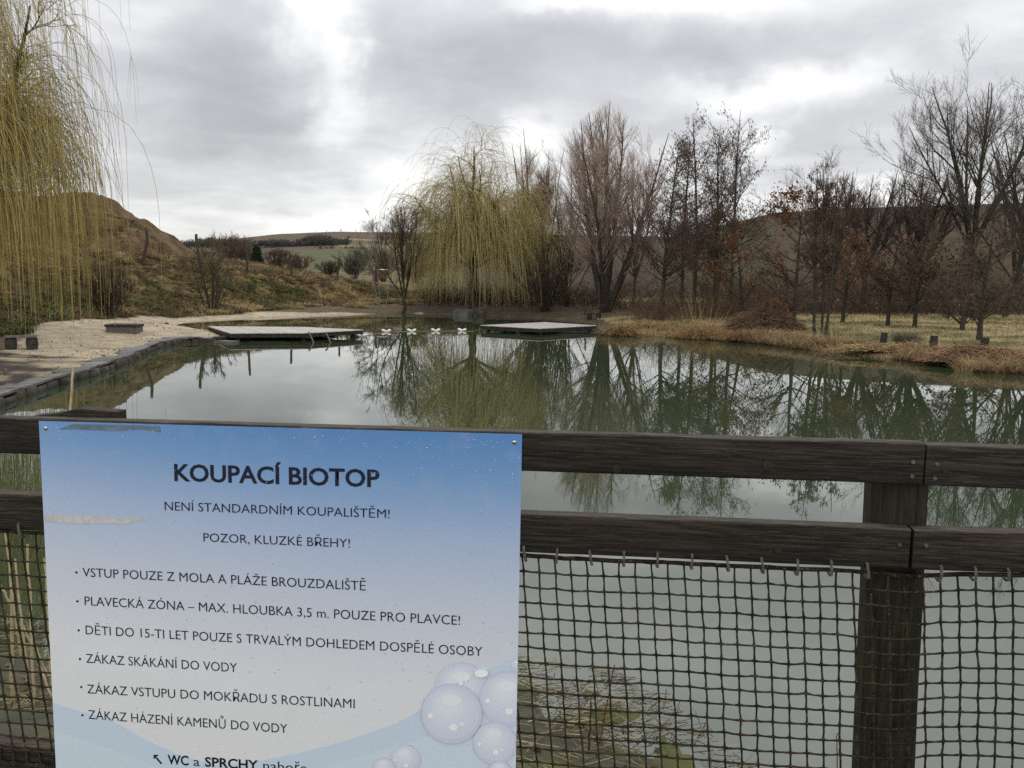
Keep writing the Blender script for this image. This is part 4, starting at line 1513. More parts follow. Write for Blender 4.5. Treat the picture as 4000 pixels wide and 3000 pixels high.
# single trees on the skyline
for i, (px, h, lab) in enumerate([(1332, 9, 'largest of the tiny round trees on the far skyline'), (1275, 6, 'tiny round tree in the middle of the far skyline'), (1232, 5, 'leftmost tiny round tree on the far skyline')]):
    TG = np.random.default_rng(140 + i)
    Yd = 985.0
    xg = at_y(px, 915, Yd)[0]
    T = Tree('skyline_tree', lab, 'tree', xg, Yd, 'tiny trees on the skyline')
    hh = h / FPX * Yd * 1.1
    T.tr.tubes(np.array([(xg, Yd, T.z - 1), (xg, Yd, T.z + hh * .6)]), np.array([.1 * hh, .05 * hh]), 4)
    d = nrm(TG.normal(size=(60, 3)))
    pos = np.array([xg, Yd, T.z + hh * .62]) + d * np.array([.5, .5, .36]) * hh * .7
    Q = np.stack([pos - d * hh * .35, pos], 1)
    T.cr.tubes(Q, np.stack([np.full(60, .05 * hh), np.full(60, .02 * hh)], 1), 3, (.07, .06, .05))
    T.done()
# ------------------------------------------------------------------ things round the pond
NP = np.random.default_rng(77)
stone_m = material('edging_stone', (0.028, 0.024, 0.018), (0.085, 0.072, 0.054), 3, 0.85, bump=0.02, bscale=9, c3=(0.09, 0.085, 0.06))
slate_m = material('grey_slab', (0.075, 0.073, 0.068), (0.20, 0.195, 0.188), 2.0, 0.7, bump=0.006, bscale=12, c3=(0.2, 0.18, 0.14))
deck_m = material('deck_boards', (0.36, 0.325, 0.295), (0.52, 0.475, 0.44), 4, 0.5, (1, 1, 1), 0.003, 20, c3=(0.25, 0.22, 0.19))
dark_m = material('dark_timber', (0.018, 0.016, 0.014), (0.05, 0.045, 0.038), 6, 0.8, bump=0.004)
grey_wood = material('grey_timber', (0.085, 0.08, 0.07), (0.17, 0.16, 0.145), 7, 0.8, (1, 5, 5), 0.004)
post_m = material('fence_stake', (0.035, 0.027, 0.02), (0.10, 0.072, 0.052), 4, 0.9, (5, 5, 1), 0.01)
straw_m = material('dry_grass', (0.75, 0.75, 0.75), (1.3, 1.3, 1.25), 1.5, 0.85, spec=0.15)

# -- stone edging of the beach
wp = np.array(zp(*WALL_PX))
seg = np.r_[0, np.cumsum(np.linalg.norm(np.diff(wp, axis=0), axis=1))]


def wall_at(s):
    i = np.clip(np.searchsorted(seg, s) - 1, 0, len(seg) - 2)
    f = (s - seg[i]) / (seg[i + 1] - seg[i])
    p = wp[i] * (1 - f) + wp[i + 1] * f
    d = (wp[i + 1] - wp[i]) / (seg[i + 1] - seg[i])
    return p, d


wall = thing('stone_wall', 'low dry-stone edging with grey slabs between the sandy beach and the water', 'wall', (wp[5][0], wp[5][1], 0))
mb, mc = MB(), MB()
s = 0.05
while s < seg[-1] - .3:
    L = NP.uniform(.3, .75)
    p, d = wall_at(s + L / 2)
    n2 = np.array([-d[1], d[0]])
    if n2[0] > 0:
        n2 = -n2                                        # away from the water
    M = Matrix(((d[0], n2[0], 0, p[0] + n2[0] * .14), (d[1], n2[1], 0, p[1] + n2[1] * .14), (0, 0, 1, .02), (0, 0, 0, 1)))
    M = Matrix.Translation((NP.normal(0, .025), NP.normal(0, .025), 0)) @ M
    h = NP.uniform(.09, .19)
    v0 = mb.n
    mb.lump((0, 0, 0), (L * .53, .19, .30), NP.integers(1000), 10, 7, .22, np.array([1, 1, 1]) * NP.uniform(.6, 1.2), flat=h - .02)
    v = mb.v[-1]
    sgn = np.sign(v)
    v = sgn * np.abs(v / [L * .53, .19, .30]) ** .45 * [L * .53, .19, .30]
    v[:, 2] = np.minimum(v[:, 2], h - .02)
    mb.v[-1] = v @ np.array(M.to_3x3()).T + np.array(M.translation)
    s += L + .02
mb.build('stones', stone_m, wall, True, (wp[5][0], wp[5][1], 0)).location = (0, 0, 0)
s = .1
while s < seg[-1] - 1.2:
    L = NP.uniform(.7, 1.5)
    p, d = wall_at(s + L / 2)
    n2 = np.array([-d[1], d[0]])
    if n2[0] > 0:
        n2 = -n2
    w0, w1 = NP.uniform(-.02, .06), NP.uniform(.35, .62)
    e = [(-L / 2, w0), (L / 2, w0 + NP.uniform(-.05, .05)), (L / 2, w1), (L / 6, w1 + NP.uniform(-.12, .12)), (-L / 2, w1 + NP.uniform(-.1, .1))]
    pts = [p + d * a + n2 * b3 for a, b3 in e]
    if (d[0] * n2[1] - d[1] * n2[0]) < 0:
        pts = pts[::-1]
    z0 = .155 + NP.uniform(0, .012)
    mc.prism(pts, z0, z0 + .05, np.array([1, 1, 1]) * NP.uniform(.75, 1.15))
    s += L + NP.uniform(.01, .06)
mc.build('coping', slate_m, wall, False, (wp[5][0], wp[5][1], 0)).location = (0, 0, 0)


# -- benches
def bench(label, px, py, z, L, dep, H, rz, name='park_bench', split=False):
    c = at_z(px, py, z)
    zz = th1(c[0], c[1])
    t = thing(name, label, 'bench', (c[0], c[1], zz), rz)
    m2 = MB()
    for i in range(3):
        y0 = -dep / 2 + i * dep / 3
        m2.box((-L / 2, y0 + .006, H - .055), (L / 2, y0 + dep / 3 - .006, H), np.array([1, 1, 1]) * NP.uniform(.8, 1.1))
    m2.build('seat', grey_wood if not split else dark_m, t)
    for sx in (-1, 1):
        m2 = MB()
        xx = sx * L * .33
        m2.lump((xx, 0, H * .42), (L * .2, dep * .48, H * .50), NP.integers(99), 10, 7, .06)
        v = m2.v[-1] - np.array([xx, 0, H * .42])
        rr = np.array([L * .2, dep * .48, H * .50])
        v = np.sign(v) * np.abs(v / rr) ** .5 * rr
        v[:, 2] = np.minimum(v[:, 2], H * .575 - .055)
        m2.v[-1] = v + np.array([xx, 0, H * .42])
        m2.build('support', dark_m, t)
    return t


bench('dark low plank bench on two block supports at the left edge of the beach', 84, 1338, .45, .85, .42, .42, .45)
bench('small dark plank bench behind the right-hand wooden pontoon', 2320, 1236, .35, .95, .35, .42, -.05, split=True)
# -- square low timber box on the sand
c = at_z(487, 1290, .4)
zz = th1(c[0], c[1])
bx = thing('sand_box', 'low square dark timber box with lid on the sandy beach', 'box', (c[0], c[1], zz), .1)
m2 = MB()
m2.box((-.56, -.42, -.05), (.56, .42, .2))
m2.build('body', grey_wood, bx)
m2 = MB()
for i in range(4):
    m2.box((-.6 + i * .3 + .004, -.46, .203), (-.6 + (i + 1) * .3 - .004, .46, .30), np.array([1, 1, 1]) * NP.uniform(.8, 1.2))
m2.build('lid', dark_m, bx)
# -- scraps lying on the sand
c = at_z(763, 1288, .15)
sb = thing('broken_plank', 'small broken dark plank lying on the sand by the left pontoon', 'plank', (c[0], c[1], th1(c[0], c[1])), -.5)
m2 = MB()
m2.box((-.28, -.06, .0), (.28, .06, .05), 1, Matrix.Rotation(.12, 4, 'Y'))
m2.build('board', dark_m, sb)
c = at_z(652, 1262, .15)
tag(MB().lump((c[0], c[1], th1(c[0], c[1]) + .03), (.13, .1, .07), 3, 9, 6, .3).build('small_stone', stone_m, None, True), 'small dark stone lying alone on the sand behind the left pontoon', 'stone')
c = at_z(1066, 1229, .1)
tag(MB().lump((c[0], c[1], .1), (.22, .12, .10), 5, 9, 6, .3, c=(.5, .5, .5)).build('small_stone', stone_m, None, True), 'small dark stone on the narrow sand path along the far shore', 'stone')


# -- pontoons
def pontoon(label, corners, ztop, along, group=None, thick=.13):
    pts = np.array([at_z(a, b3, ztop)[:2] for a, b3 in corners])
    ctr = pts.mean(0)
    t = thing('wooden_pontoon', label, 'pontoon', (ctr[0], ctr[1], 0))
    q = pts - ctr
    area = sum(q[i, 0] * q[(i + 1) % len(q), 1] - q[(i + 1) % len(q), 0] * q[i, 1] for i in range(len(q)))
    if area < 0:
        q = q[::-1]
    d = np.array(along) / np.linalg.norm(along)
    n2 = np.array([-d[1], d[0]])
    # boards: clip the outline into strips
    h = q @ n2
    mb2 = MB()
    w = .145
    k0 = h.min()
    while k0 < h.max() - .01:
        poly = [tuple(v) for v in q]
        for lim, sg in ((k0 + .005, 1), (min(k0 + w, h.max()) - .005, -1)):
            outp = []
            for i in range(len(poly)):
                A, B = np.array(poly[i]), np.array(poly[(i + 1) % len(poly)])
                a, b3 = sg * (A @ n2 - lim), sg * (B @ n2 - lim)
                if a >= 0:
                    outp.append(tuple(A))
                if a * b3 < 0:
                    outp.append(tuple(A + (B - A) * a / (a - b3)))
            poly = outp
            if len(poly) < 3:
                break
        if len(poly) >= 3:
            mb2.prism(poly, ztop - .035, ztop + NP.uniform(-.004, .004), np.array([1, 1, 1]) * NP.uniform(.86, 1.1))
        k0 += w
    mb2.build('deck', deck_m, t)
    fm = MB()
    for i in range(len(q)):
        A, B = q[i] * .985, q[(i + 1) % len(q)] * .985
        e = (B - A) / np.linalg.norm(B - A)
        nn = np.array([e[1], -e[0]])
        fm.prism([A, B, B - nn * .07, A - nn * .07][::1] if True else None, ztop - .037 - thick, ztop - .037)
    fm.build('frame', dark_m, t)
    for sc2 in (.80, .80):
        pass
    for i in range(len(q)):
        A = q[i] * .86
        pm2 = MB()
        a = np.arange(9) * 2 * np.pi / 9
        pm2.tubes(np.array([(A[0], A[1], -.9), (A[0], A[1], ztop - .03 - thick)]), np.array([.09, .09]), 9)
        pm2.build('pile', dark_m, t)
    bm2 = MB()
    for f in (-.6, 0, .6):
        c2 = n2 * f * (h.max() - h.min()) * .5
        ext2 = (q @ d)
        bm2.prism([c2 + d * ext2.min() * .62 - n2 * .06, c2 + d * ext2.max() * .62 - n2 * .06, c2 + d * ext2.max() * .62 + n2 * .06, c2 + d * ext2.min() * .62 + n2 * .06], .02, ztop - .04 - thick)
    bm2.build('beam', dark_m, t)
    return t, ctr, q


PL = [(812, 1274), (898, 1301), (1201, 1300), (1420, 1288), (1192, 1277)]
A, B = at_z(812, 1274, .34), at_z(898, 1301, .34)
pt1, c1, q1 = pontoon('larger left wooden pontoon with two ladder rails, moored to the sandy beach', PL, .34, (B - A)[:2], thick=.15)
# ladder rails bend from the deck edge into the water
for px in (1206, 1272):
    a = at_z(px - 4, 1299, .36)
    a[1] += .25
    e = at_z(px, 1302, .34)
    m2 = MB()
    P = np.array([a, [e[0] + .02, e[1] - .06, .36], [e[0] + .10, e[1] - .16, .28], [e[0] + .30, e[1] - .42, -.02], [e[0] + .55, e[1] - .75, -.45]])
    m2.tubes(P - np.array([c1[0], c1[1], 0]), np.full(5, .032), 8, cap=True)
    m2.build('ladder_rail', grey_wood, pt1, True)
bl2 = at_z(1165, 1323, .02)
tag(MB().lump((bl2[0], bl2[1] + .3, .03), (.26, .2, .17), 4, 10, 7, .2).build('shore_stone', stone_m, None, True), 'pale rounded stone in the water under the left pontoon', 'stone')
pt2, c2, q2 = pontoon('smaller right wooden pontoon beside the tan grass tussock', [(1875, 1270), (2110, 1283), (2334, 1271), (2128, 1258)], .32, (1.0, .35), thick=.17)
bl2 = at_z(2195, 1297, .02)
tag(MB().lump((bl2[0], bl2[1] + .2, .03), (.2, .15, .1), 6, 10, 7, .2).build('shore_stone', stone_m, None, True), 'small pale stone in the water under the right pontoon', 'stone')
# concrete slab by the wall end
sl = at_z(895, 1330, .1)
tag(MB().prism([(sl[0] - .55, sl[1] - .1), (sl[0] + .15, sl[1] - .05), (sl[0] + .3, sl[1] + .3), (sl[0] - .3, sl[1] + .35)], -.05, .08).build('flat_slab', slate_m), 'wet grey flat slab where the stone edging meets the left pontoon', 'slab')

# -- float line
white = material('white_plastic', (0.80, 0.80, 0.78), None, 5, 0.35, tint=True)
rope2 = material('float_rope', (0.25, 0.20, 0.09), (0.35, 0.30, 0.18), 30, 0.8)
FL = [(1411, 1316), (1509, 1297), (1608, 1295), (1702, 1294), (1805, 1293)]
FLAB = ['white butterfly float half hidden by the corner of the left pontoon', 'white butterfly float, second on the line from the left pontoon', 'white butterfly float in the middle of the line',
        'white butterfly float, second on the line from the right pontoon', 'white butterfly float nearest to the right pontoon']
f0 = None
fpos = []
for i, (px, py) in enumerate(FL):
    c = at_z(px, py, 0.0)
    fpos.append(c)
    if f0 is None:
        f0 = thing('butterfly_float', FLAB[0], 'float', tuple(c), .1, 'white butterfly floats on the swimming line')
        for sx in (-1, 1):
            m2 = MB()
            m2.lump((0, 0, 0), (.135, .10, .07), 1, 14, 9, .0)
            v = m2.v[-1]
            v = v @ np.array(Matrix.Rotation(-sx * .42, 3, 'Y')).T + np.array([sx * .115, 0, .06])
            m2.v[-1] = v
            m2.build('lobe', white, f0, True)
        MB().tubes(np.array([(0, -.11, .02), (0, .11, .02)]), np.array([.03, .03]), 8, cap=True).build('sleeve', white, f0)
    else:
        dup(f0, tuple(c), NP.uniform(-.3, .3), FLAB[i])
e1, e2 = at_z(1420, 1290, .38), at_z(1878, 1273, .36)
P = [e1] + [np.array([c[0], c[1], .012]) for c in fpos] + [at_z(1850, 1294, .01), e2 - [0, 0, .15], e2]
Pf = []
for a, b3 in zip(P[:-1], P[1:]):
    for f in np.linspace(0, 1, 6)[:-1]:
        Pf.append(a * (1 - f) + b3 * f)
Pf.append(P[-1])
tag(MB().tubes(np.array(Pf), np.full(len(Pf), .012), 5).build('float_rope', rope2), 'thin yellowish rope strung between the two pontoons through the floats', 'rope')

# -- boulders
rock_m = material('boulder_rock', (0.05, 0.048, 0.04), (0.14, 0.137, 0.12), 1.5, 0.85, bump=0.05, bscale=4, c3=(0.10, 0.10, 0.07))
for (px, py, D, r, sd, fl, lab) in [(1817, 1225, 64.5, (.84, .75, .80), 8, .55, 'large grey flat-topped boulder under the far weeping willow'), (1870, 1225, 65.2, (.56, .6, .62), 13, .42, 'smaller brown-grey boulder leaning on the large flat-topped one')]:
    c = at_y(px, py, D)
    z = th1(c[0], D)
    tag(MB().lump((c[0], D, z + .25), r, sd, 16, 11, .28, (1, 1, 1) if sd == 8 else (.8, .7, .58), flat=fl).build('boulder', rock_m, None, False), lab, 'boulder')


# -- crooked stakes of the bank fence and by the trees
def stake(px, py0, py1, D, r, seed, label, bend=.1, group='crooked fence stakes on the bank', dx=0):
    rg = np.random.default_rng(seed)
    a, b3 = at_y(px, py0, D), at_y(px + dx, py1, D)
    z0 = th1(a[0], D)
    a[2] = min(a[2], z0 + .3)
    s2 = np.linspace(0, 1, 9)[:, None]
    P = a * (1 - s2) + b3 * s2
    P[:, 0] += bend * np.sin(s2[:, 0] * rg.uniform(3, 5) + rg.uniform(0, 6)) * .7
    P[0, 2] -= .5
    R = r * (1 + .18 * (rg.random(9) - .5))
    R[-1] *= .85
    o = MB().tubes(P, R, 8, cap=True).build('fence_stake', post_m, None, True, (a[0], D, z0))
    tag(o, label, 'stake', group)


stake(562, 1003, 888, 58, .11, 1, 'bent dark stake standing against the brown spoil heap', .16, dx=10)
stake(778, 1030, 914, 62, .11, 2, 'crooked dark stake where the spoil heap meets the far hill', .12, dx=-8)
stake(962, 1052, 952, 68, .10, 3, 'dark stake left of the conifer', .06, dx=7)
stake(1139, 1074, 982, 74, .10, 4, 'dark leaning stake left of the green field', .05, dx=-10)
stake(1317, 1098, 1007, 78, .09, 5, 'thin dark stake at the right end of the green field', .05, dx=6)
stake(1466, 1130, 1040, 80, .11, 6, 'short dark stake in front of the red wagon', .03, dx=3)
stake(2033, 1215, 1128, 70, .07, 7, 'thin stake standing between the boulders and the fan shrub', .03, 'thin stakes by the far shore')
stake(2284, 1232, 1120, 62, .06, 8, 'thin reddish leaning stake behind the small bench', .02, 'thin stakes by the far shore', dx=9)
stake(2341, 1225, 1105, 62, .055, 9, 'thin dark stake against the trunk of the oval willow', .02, 'thin stakes by the far shore')
stake(2333, 1276, 1252, 42.5, .03, 14, 'short thin peg at the right corner of the right pontoon', .0, None)


def stump(px, py0, py1, D, r, label):
    a, b3 = at_y(px, py0, D), at_y(px, py1, D)
    z0 = th1(a[0], D)
    P = np.array([(a[0], D, z0 - .4), (a[0], D, z0 + .1), (a[0] + .02, D, max(b3[2], z0 + .3))])
    tag(MB().tubes(P, np.array([r * 1.05, r, r * .97]), 10, cap=True).build('wooden_bollard', dark_m, None, False), label, 'bollard', 'short wooden bollards on the meadow bank')


stump(3451, 1330, 1299, 33.5, .13, 'short dark wooden bollard in front of the slanting oak')
stump(3645, 1345, 1311, 31, .14, 'short dark wooden bollard right of the grey tuft')
stump(3846, 1340, 1322, 32, .15, 'lowest dark wooden bollard at the foot of the mossy-stemmed tree')

# -- red wagon
wc = at_y(1470, 1098, 96)
s0 = at_y(1508, 1098, 96)[0] - at_y(1432, 1098, 96)[0]
wag = thing('red_wagon', 'rust-red box wagon with pale roof standing in the field behind the bank', 'wagon', (wc[0] + .35, 96, wc[2] - .1), .35)
wag.scale = (.72, .72, .72)
red = material('red_boards', (0.13, 0.058, 0.042), (0.18, 0.082, 0.06), 3, 0.8, (8, 8, .6))
m2 = MB()
for i in range(10):
    m2.box((-.95 + i * .19, -.75, .5), (-.95 + (i + 1) * .19 - .008, .75, 1.85), np.array([1, 1, 1]) * NP.uniform(.85, 1.12))
m2.build('body', red, wag)
m2 = MB()
v = []
for x in (-1.1, 1.1):
    for a in np.linspace(0, np.pi, 9):
        v.append((x, -.85 * math.cos(a), 1.86 + .16 * math.sin(a)))
m2.add(v, [(i, i + 1, 10 + i, 9 + i) for i in range(8)], [(0, i + 1, i) for i in range(1, 8)] + [(9, 9 + i, 10 + i) for i in range(1, 8)])
m2.add([(-1.1, -.85, 1.855), (1.1, -.85, 1.855), (1.1, .85, 1.855), (-1.1, .85, 1.855)], [(0, 3, 2, 1)])
m2.build('roof', material('pale_roof', (.45, .36, .32), (.55, .48, .44), 3, .6), wag)
m2 = MB()
m2.box((-.1, -.755, .75), (.5, -.78, 1.6))
m2.build('door', material('dark_red_door', (.12, .05, .035), None, 3, .7), wag)
for x in (-.6, .6):
    for y in (-.8, .8):
        m2 = MB()
        m2.tubes(np.array([(x, y - .06, .3), (x, y + .06, .3)]), np.array([.32, .32]), 14, cap=True)
        m2.build('wheel', dark_m, wag)
m2 = MB()
m2.box((-.9, -.5, .38), (.9, .5, .495))
m2.build('chassis', dark_m, wag)


# ------------------------------------------------------------------ grasses
def blades(mbx, base, L, w, lean, cols, droop=1.0, K=4, dirs=None, spread=.5, rg=NP):
    """flat drooping blades; base (n,3), lean direction dirs (n,2)"""
    n = len(base)
    az = rg.uniform(0, 2 * np.pi, n)
    d2 = np.stack([np.cos(az), np.sin(az)], 1) * spread
    if dirs is not None:
        d2 = d2 + dirs
    L = (rg.uniform(L[0], L[1], n) if isinstance(L, tuple) else L)[:, None]
    d = nrm(np.c_[d2 * lean, np.ones(n)])
    P = np.empty((n, K, 3))
    P[:, 0] = base
    for k2 in range(1, K):
        d = d + np.c_[d2 * .25 * droop, np.full(n, -.42 * droop * k2 / (K - 1))]
        d = nrm(d)
        P[:, k2] = P[:, k2 - 1] + d * L / (K - 1)
    side = np.stack([-np.sin(az), np.cos(az), az * 0], 1)
    wd = w * rg.uniform(.7, 1.3, n)[:, None, None] * np.linspace(1, .25, K)[None, :, None]
    V = np.stack([P - side[:, None] * wd, P + side[:, None] * wd], 2)
    o = np.arange(n)[:, None] * K * 2 + (np.arange(K - 1) * 2)[None]
    q = np.stack([o, o + 1, o + 3, o + 2], -1).reshape(-1, 4)
    mbx.add(V.reshape(-1, 3), q, None, np.repeat(cols, K * 2, 0))


def pal(n, cols, w=None, amt=.2, rg=NP):
    cols = np.asarray(cols)
    return cols[rg.choice(len(cols), n, p=w)] * (1 + rg.normal(0, amt, (n, 1))).clip(.5, 1.7)


TAN, OLV, BRN, GRN, RUST, PALE = (.36, .275, .135), (.155, .13, .055), (.165, .112, .065), (.10, .115, .035), (.27, .16, .085), (.42, .34, .19)

# bank grass: hummocks of drooping tufts
x = NP.uniform(-42, -1.5, 60000)
y = NP.uniform(25, 86, 60000)
t = -poly_sd(x, y, BANK)
sdp = poly_sd(x, y, SAND)
ok = (t > -.5) & (t < 24) & (sdp > .1) & (NP.random(len(x)) < np.where(t < 9, .50, .22)) & ((y < 74) | (x > -29))
x, y, t = x[ok][:13500], y[ok][:13500], t[ok][:13500]
e = .4
gx, gy = (th(x + e, y) - th(x - e, y)) / (2 * e), (th(x, y + e) - th(x, y - e)) / (2 * e)
gd = -np.stack([gx, gy], 1)
nb2 = 16
bx2 = np.repeat(np.c_[x, y], nb2, 0) + NP.normal(0, .13, (len(x) * nb2, 2))
z = np.repeat(th(x, y), nb2)
n = len(bx2)
a = np.repeat(fbm(x, y, .33, 4), nb2)
b3 = np.repeat(fbm(x + 50, y, .8, 3), nb2)
tc2 = np.where((a > .53)[:, None], TAN, np.where((a > .45)[:, None], BRN, np.where((b3 > .5)[:, None], OLV, GRN)))
tc2 = np.where((b3 > .60)[:, None], BRN, tc2)
tuft = np.repeat(NP.uniform(.45, 1.5, len(x)), nb2)[:, None]
mb = MB()
blades(mb, np.c_[bx2, z - .04], np.repeat(NP.uniform(.28, .62, len(x)), nb2) * NP.uniform(.7, 1.2, n), .017, .8, tc2 * tuft * NP.uniform(.75, 1.25, (n, 1)), 1.3, 4, np.repeat(gd * 1.4, nb2, 0))
tag(mb.build('bank_grass', straw_m), 'dry tussocky grass covering the bank left of the pond', 'grass', kind='stuff')

# weeds along the crest of the bank
x = NP.uniform(-30, 0, 30000)
y = NP.uniform(50, 92, 30000)
t = -poly_sd(x, y, BANK)
ok = (t > 6) & (t < 15) & (fbm(x, y, .4, 3) > .42) & ~((x < -28) & (y > 68))
x, y = x[ok][:5500], y[ok][:5500]
mb = MB()
blades(mb, np.c_[x, y, th(x, y) - .05], (.2, .65), .009, .25, pal(len(x), [BRN, (.11, .085, .065), (.17, .125, .085)]), .25, 4, None, .7)
tag(mb.build('weed_stalks', straw_m), 'brown dead weeds along the crest of the bank', 'weeds', kind='stuff')

# shore fringe of dry grass on the right bank and far shore
pp2 = np.array(zp((2360, 1306), (2500, 1307), (2600, 1308), (2800, 1327), (3000, 1348), (3200, 1372), (3430, 1398), (3560, 1412), (3700, 1428), (3800, 1452), (4000, 1462), (4400, 1500)))
sl2 = np.r_[0, np.cumsum(np.linalg.norm(np.diff(pp2, axis=0), axis=1))]
n = 26000
s2 = NP.uniform(0, sl2[-1], n)
px_, py_ = np.interp(s2, sl2, pp2[:, 0]), np.interp(s2, sl2, pp2[:, 1])
off = NP.uniform(0, 1, n) ** 1.4 * 3.2 - .15
x, y = px_ + off * .35, py_ + off * .95
hgt2 = .15 + .42 * sstep((fbm(x, y, .35, 3) - .45) / .2) * sstep((36.0 - (36 - y) * 0 - x * 0 + (y - 30)) / 12)
z = th(x, y)
colr = pal(n, [TAN, RUST, PALE, BRN], [.2, .42, .08, .30]) * .9
mb = MB()
blades(mb, np.c_[x, y, np.maximum(z, -.03) - .03], hgt2 * NP.uniform(.6, 1.3, n), .010, .55, colr, 1.1, 4, np.tile([0, -.35], (n, 1)), .75)
tag(mb.build('shore_grass', straw_m), 'tan and rusty dry grass fringing the right bank', 'grass', kind='stuff')

# meadow
n = 42000
x = NP.uniform(3, 46, n)
y = NP.uniform(24, 60, n)
ok = (poly_sd(x, y, POND) > 1.0)
x, y = x[ok], y[ok]
n = len(x)
a = fbm(x, y, .5, 4)
cc = np.where((a > .5)[:, None], PALE, np.where((a > .43)[:, None], TAN, (.165, .15, .065))) * NP.uniform(.75, 1.25, (n, 1))
mb = MB()
blades(mb, np.c_[x, y, th(x, y) - .02], (.12, .34), .012, .6, cc, 1.0, 3, None, .8)
tag(mb.build('meadow_grass', straw_m), 'pale dry meadow grass under the trees on the right', 'grass', kind='stuff')


# thicket of brambles and brown undergrowth behind the trees
def thicket(label, n, xr, yr, hr, cols, seed, dens=None, r=.012, name='bramble_thicket'):
    global TG
    TG = np.random.default_rng(seed)
    x = TG.uniform(*xr, n)
    y = TG.uniform(*yr, n)
    if dens is not None:
        ok2 = TG.random(n) < dens(x, y)
        x, y = x[ok2], y[ok2]
    n = len(x)
    az = TG.uniform(0, 6.283, n)
    hh = TG.uniform(hr[0], hr[1], n) * (.55 + .9 * fbm(x, y, .3, 3))
    d = nrm(np.c_[np.cos(az) * .7, np.sin(az) * .7, np.ones(n)])
    K = 5
    P = np.empty((n, K, 3))
    P[:, 0] = np.c_[x, y, th(x, y) - .1]
    for k2 in range(1, K):
        d = nrm(d + TG.normal(0, .16, (n, 3)) + np.array([0, 0, -.22]) * k2 / K)
        P[:, k2] = P[:, k2 - 1] + d * (hh * 1.35 / (K - 1))[:, None]
    R = r * np.linspace(1, .4, K)[None] * TG.uniform(.7, 1.3, (n, 1))
    mbx = MB()
    c = pal(n, cols, rg=TG)
    mbx.tubes(P, R, 3, c)
    Q, QR = kids(P, R, n * 3, (.25, 1), (25, 70), (.15, .5), None, 4, -.1, .15, .8, r * .45, r * .7, r * .3)
    mbx.tubes(Q, QR, 3, pal(len(Q), cols, rg=TG))
    E = Q[:, -1][TG.random(len(Q)) < .18]
    leaves(mbx, E, (.05, .12), [(.105, .055, .03), (.085, .05, .032), (.13, .075, .04)], 1.4)
    tag(mbx.build(name, twig), label, 'thicket', kind='stuff')


TC = [(.085, .06, .043), (.068, .048, .036), (.105, .07, .048)]
thicket('brown bramble thicket behind the trees on the right bank', 7000, (3, 46), (57, 70), (1.3, 3.8), TC, 201, lambda x, y: sstep((x - y * .07) / 3) * ((y > 64) | (x > 15)) * (.35 + .65 * (fbm(x, y, .25, 3) > .45)))
thicket('reddish brown undergrowth between the alder trunks', 1900, (7, 20), (47, 60), (.7, 2.4), [(.12, .075, .05), (.10, .065, .045)], 202, lambda x, y: (np.abs(x / y - .23) < .09) * .9, r=.010)
thicket('low brown undergrowth under the far willows', 2600, (-8, 9), (70.5, 82), (.7, 2.2), [(.06, .045, .03), (.075, .056, .036)], 203, None, .012)


# -- tussocks and heaps
def tussock(label, px, py, D, W2, Hh, n, cols, seed, name='grass_tussock', lean=(0, 0), droop=1.2, w=.009, cat='tussock', group=None):
    rg = np.random.default_rng(seed)
    c = at_y(px, py, D)
    z = max(th1(c[0], D), -.03)
    r = np.sqrt(rg.random(n)) * W2 * .5
    az = rg.uniform(0, 6.283, n)
    b4 = np.c_[c[0] + r * np.cos(az), D + r * np.sin(az) * .7, np.full(n, z - .04)]
    dirs = np.stack([np.cos(az), np.sin(az)], 1) * (r / W2)[:, None] * 2 + np.array(lean)
    mbx = MB()
    blades(mbx, b4, rg.uniform(.7, 1.25, n) * Hh, w, .55, pal(n, cols, rg=rg), droop, 5, dirs, .4, rg)
    tag(mbx.build(name, straw_m, None, False, (c[0], D, z)), label, cat, group)


tussock('big round tan grass tussock beside the right pontoon', 2428, 1290, 42.5, 1.1, 1.0, 1500, [RUST, TAN, (.30, .19, .085)], 301)
tussock('low pale drooping tussock at the water between the big tussock and the reed clump', 2560, 1296, 43, 1.7, .55, 1200, [PALE, TAN], 302, droop=1.6)
tussock('dense rusty grass clump below the tall reeds on the bank', 2755, 1306, 41, 2.2, .95, 2600, [RUST, (.32, .19, .10), TAN], 303, droop=1.3)
tussock('low straw tussock between the reed clump and the brush heap', 2640, 1302, 42, 1.4, .6, 1000, [TAN, RUST, PALE], 304, droop=1.5)
tussock('rusty grass clump below the brush heap', 2930, 1330, 39, 2.2, .7, 1900, [RUST, BRN, (.30, .18, .10)], 305, droop=1.3)
tussock('tall thin reeds standing against the alder trunks', 2740, 1270, 44, 2.4, 1.7, 48, [TAN, (.33, .25, .14)], 306, 'reed_clump', droop=.08, w=.010, cat='reeds')
tussock('short stubbly reed clump standing in the water at the right', 3770, 1432, 26.3, .5, .55, 160, [TAN, RUST, PALE], 307, 'reed_clump', droop=.4, w=.007, cat='reeds')
tussock('thin pale reeds in front of the stem clump', 3262, 1352, 35.5, .9, 1.1, 70, [PALE, TAN], 308, 'reed_clump', droop=.3, w=.008, cat='reeds')
tussock('grey bushy tuft beside the forked oak', 3545, 1325, 33.5, .8, .62, 700, [(.16, .145, .12), (.12, .11, .085)], 309, droop=.6)
tussock('pale straw tuft at the foot of the bank by the far sand path', 1390, 1206, 67, 1.4, .9, 600, [PALE, TAN], 310)
tussock('fresh green grass tuft on the bank by the far sand path', 1590, 1190, 72, 1.2, .6, 450, [(.13, .17, .04), (.17, .20, .06)], 311)
tussock('straw tuft at the foot of the bank behind the left pontoon', 975, 1215, 58.5, 1.3, .5, 500, [TAN, PALE], 312)
tussock('straw tuft on the sand edge right of the bank shrub', 1140, 1212, 62, 1.3, .6, 500, [TAN, PALE], 313)


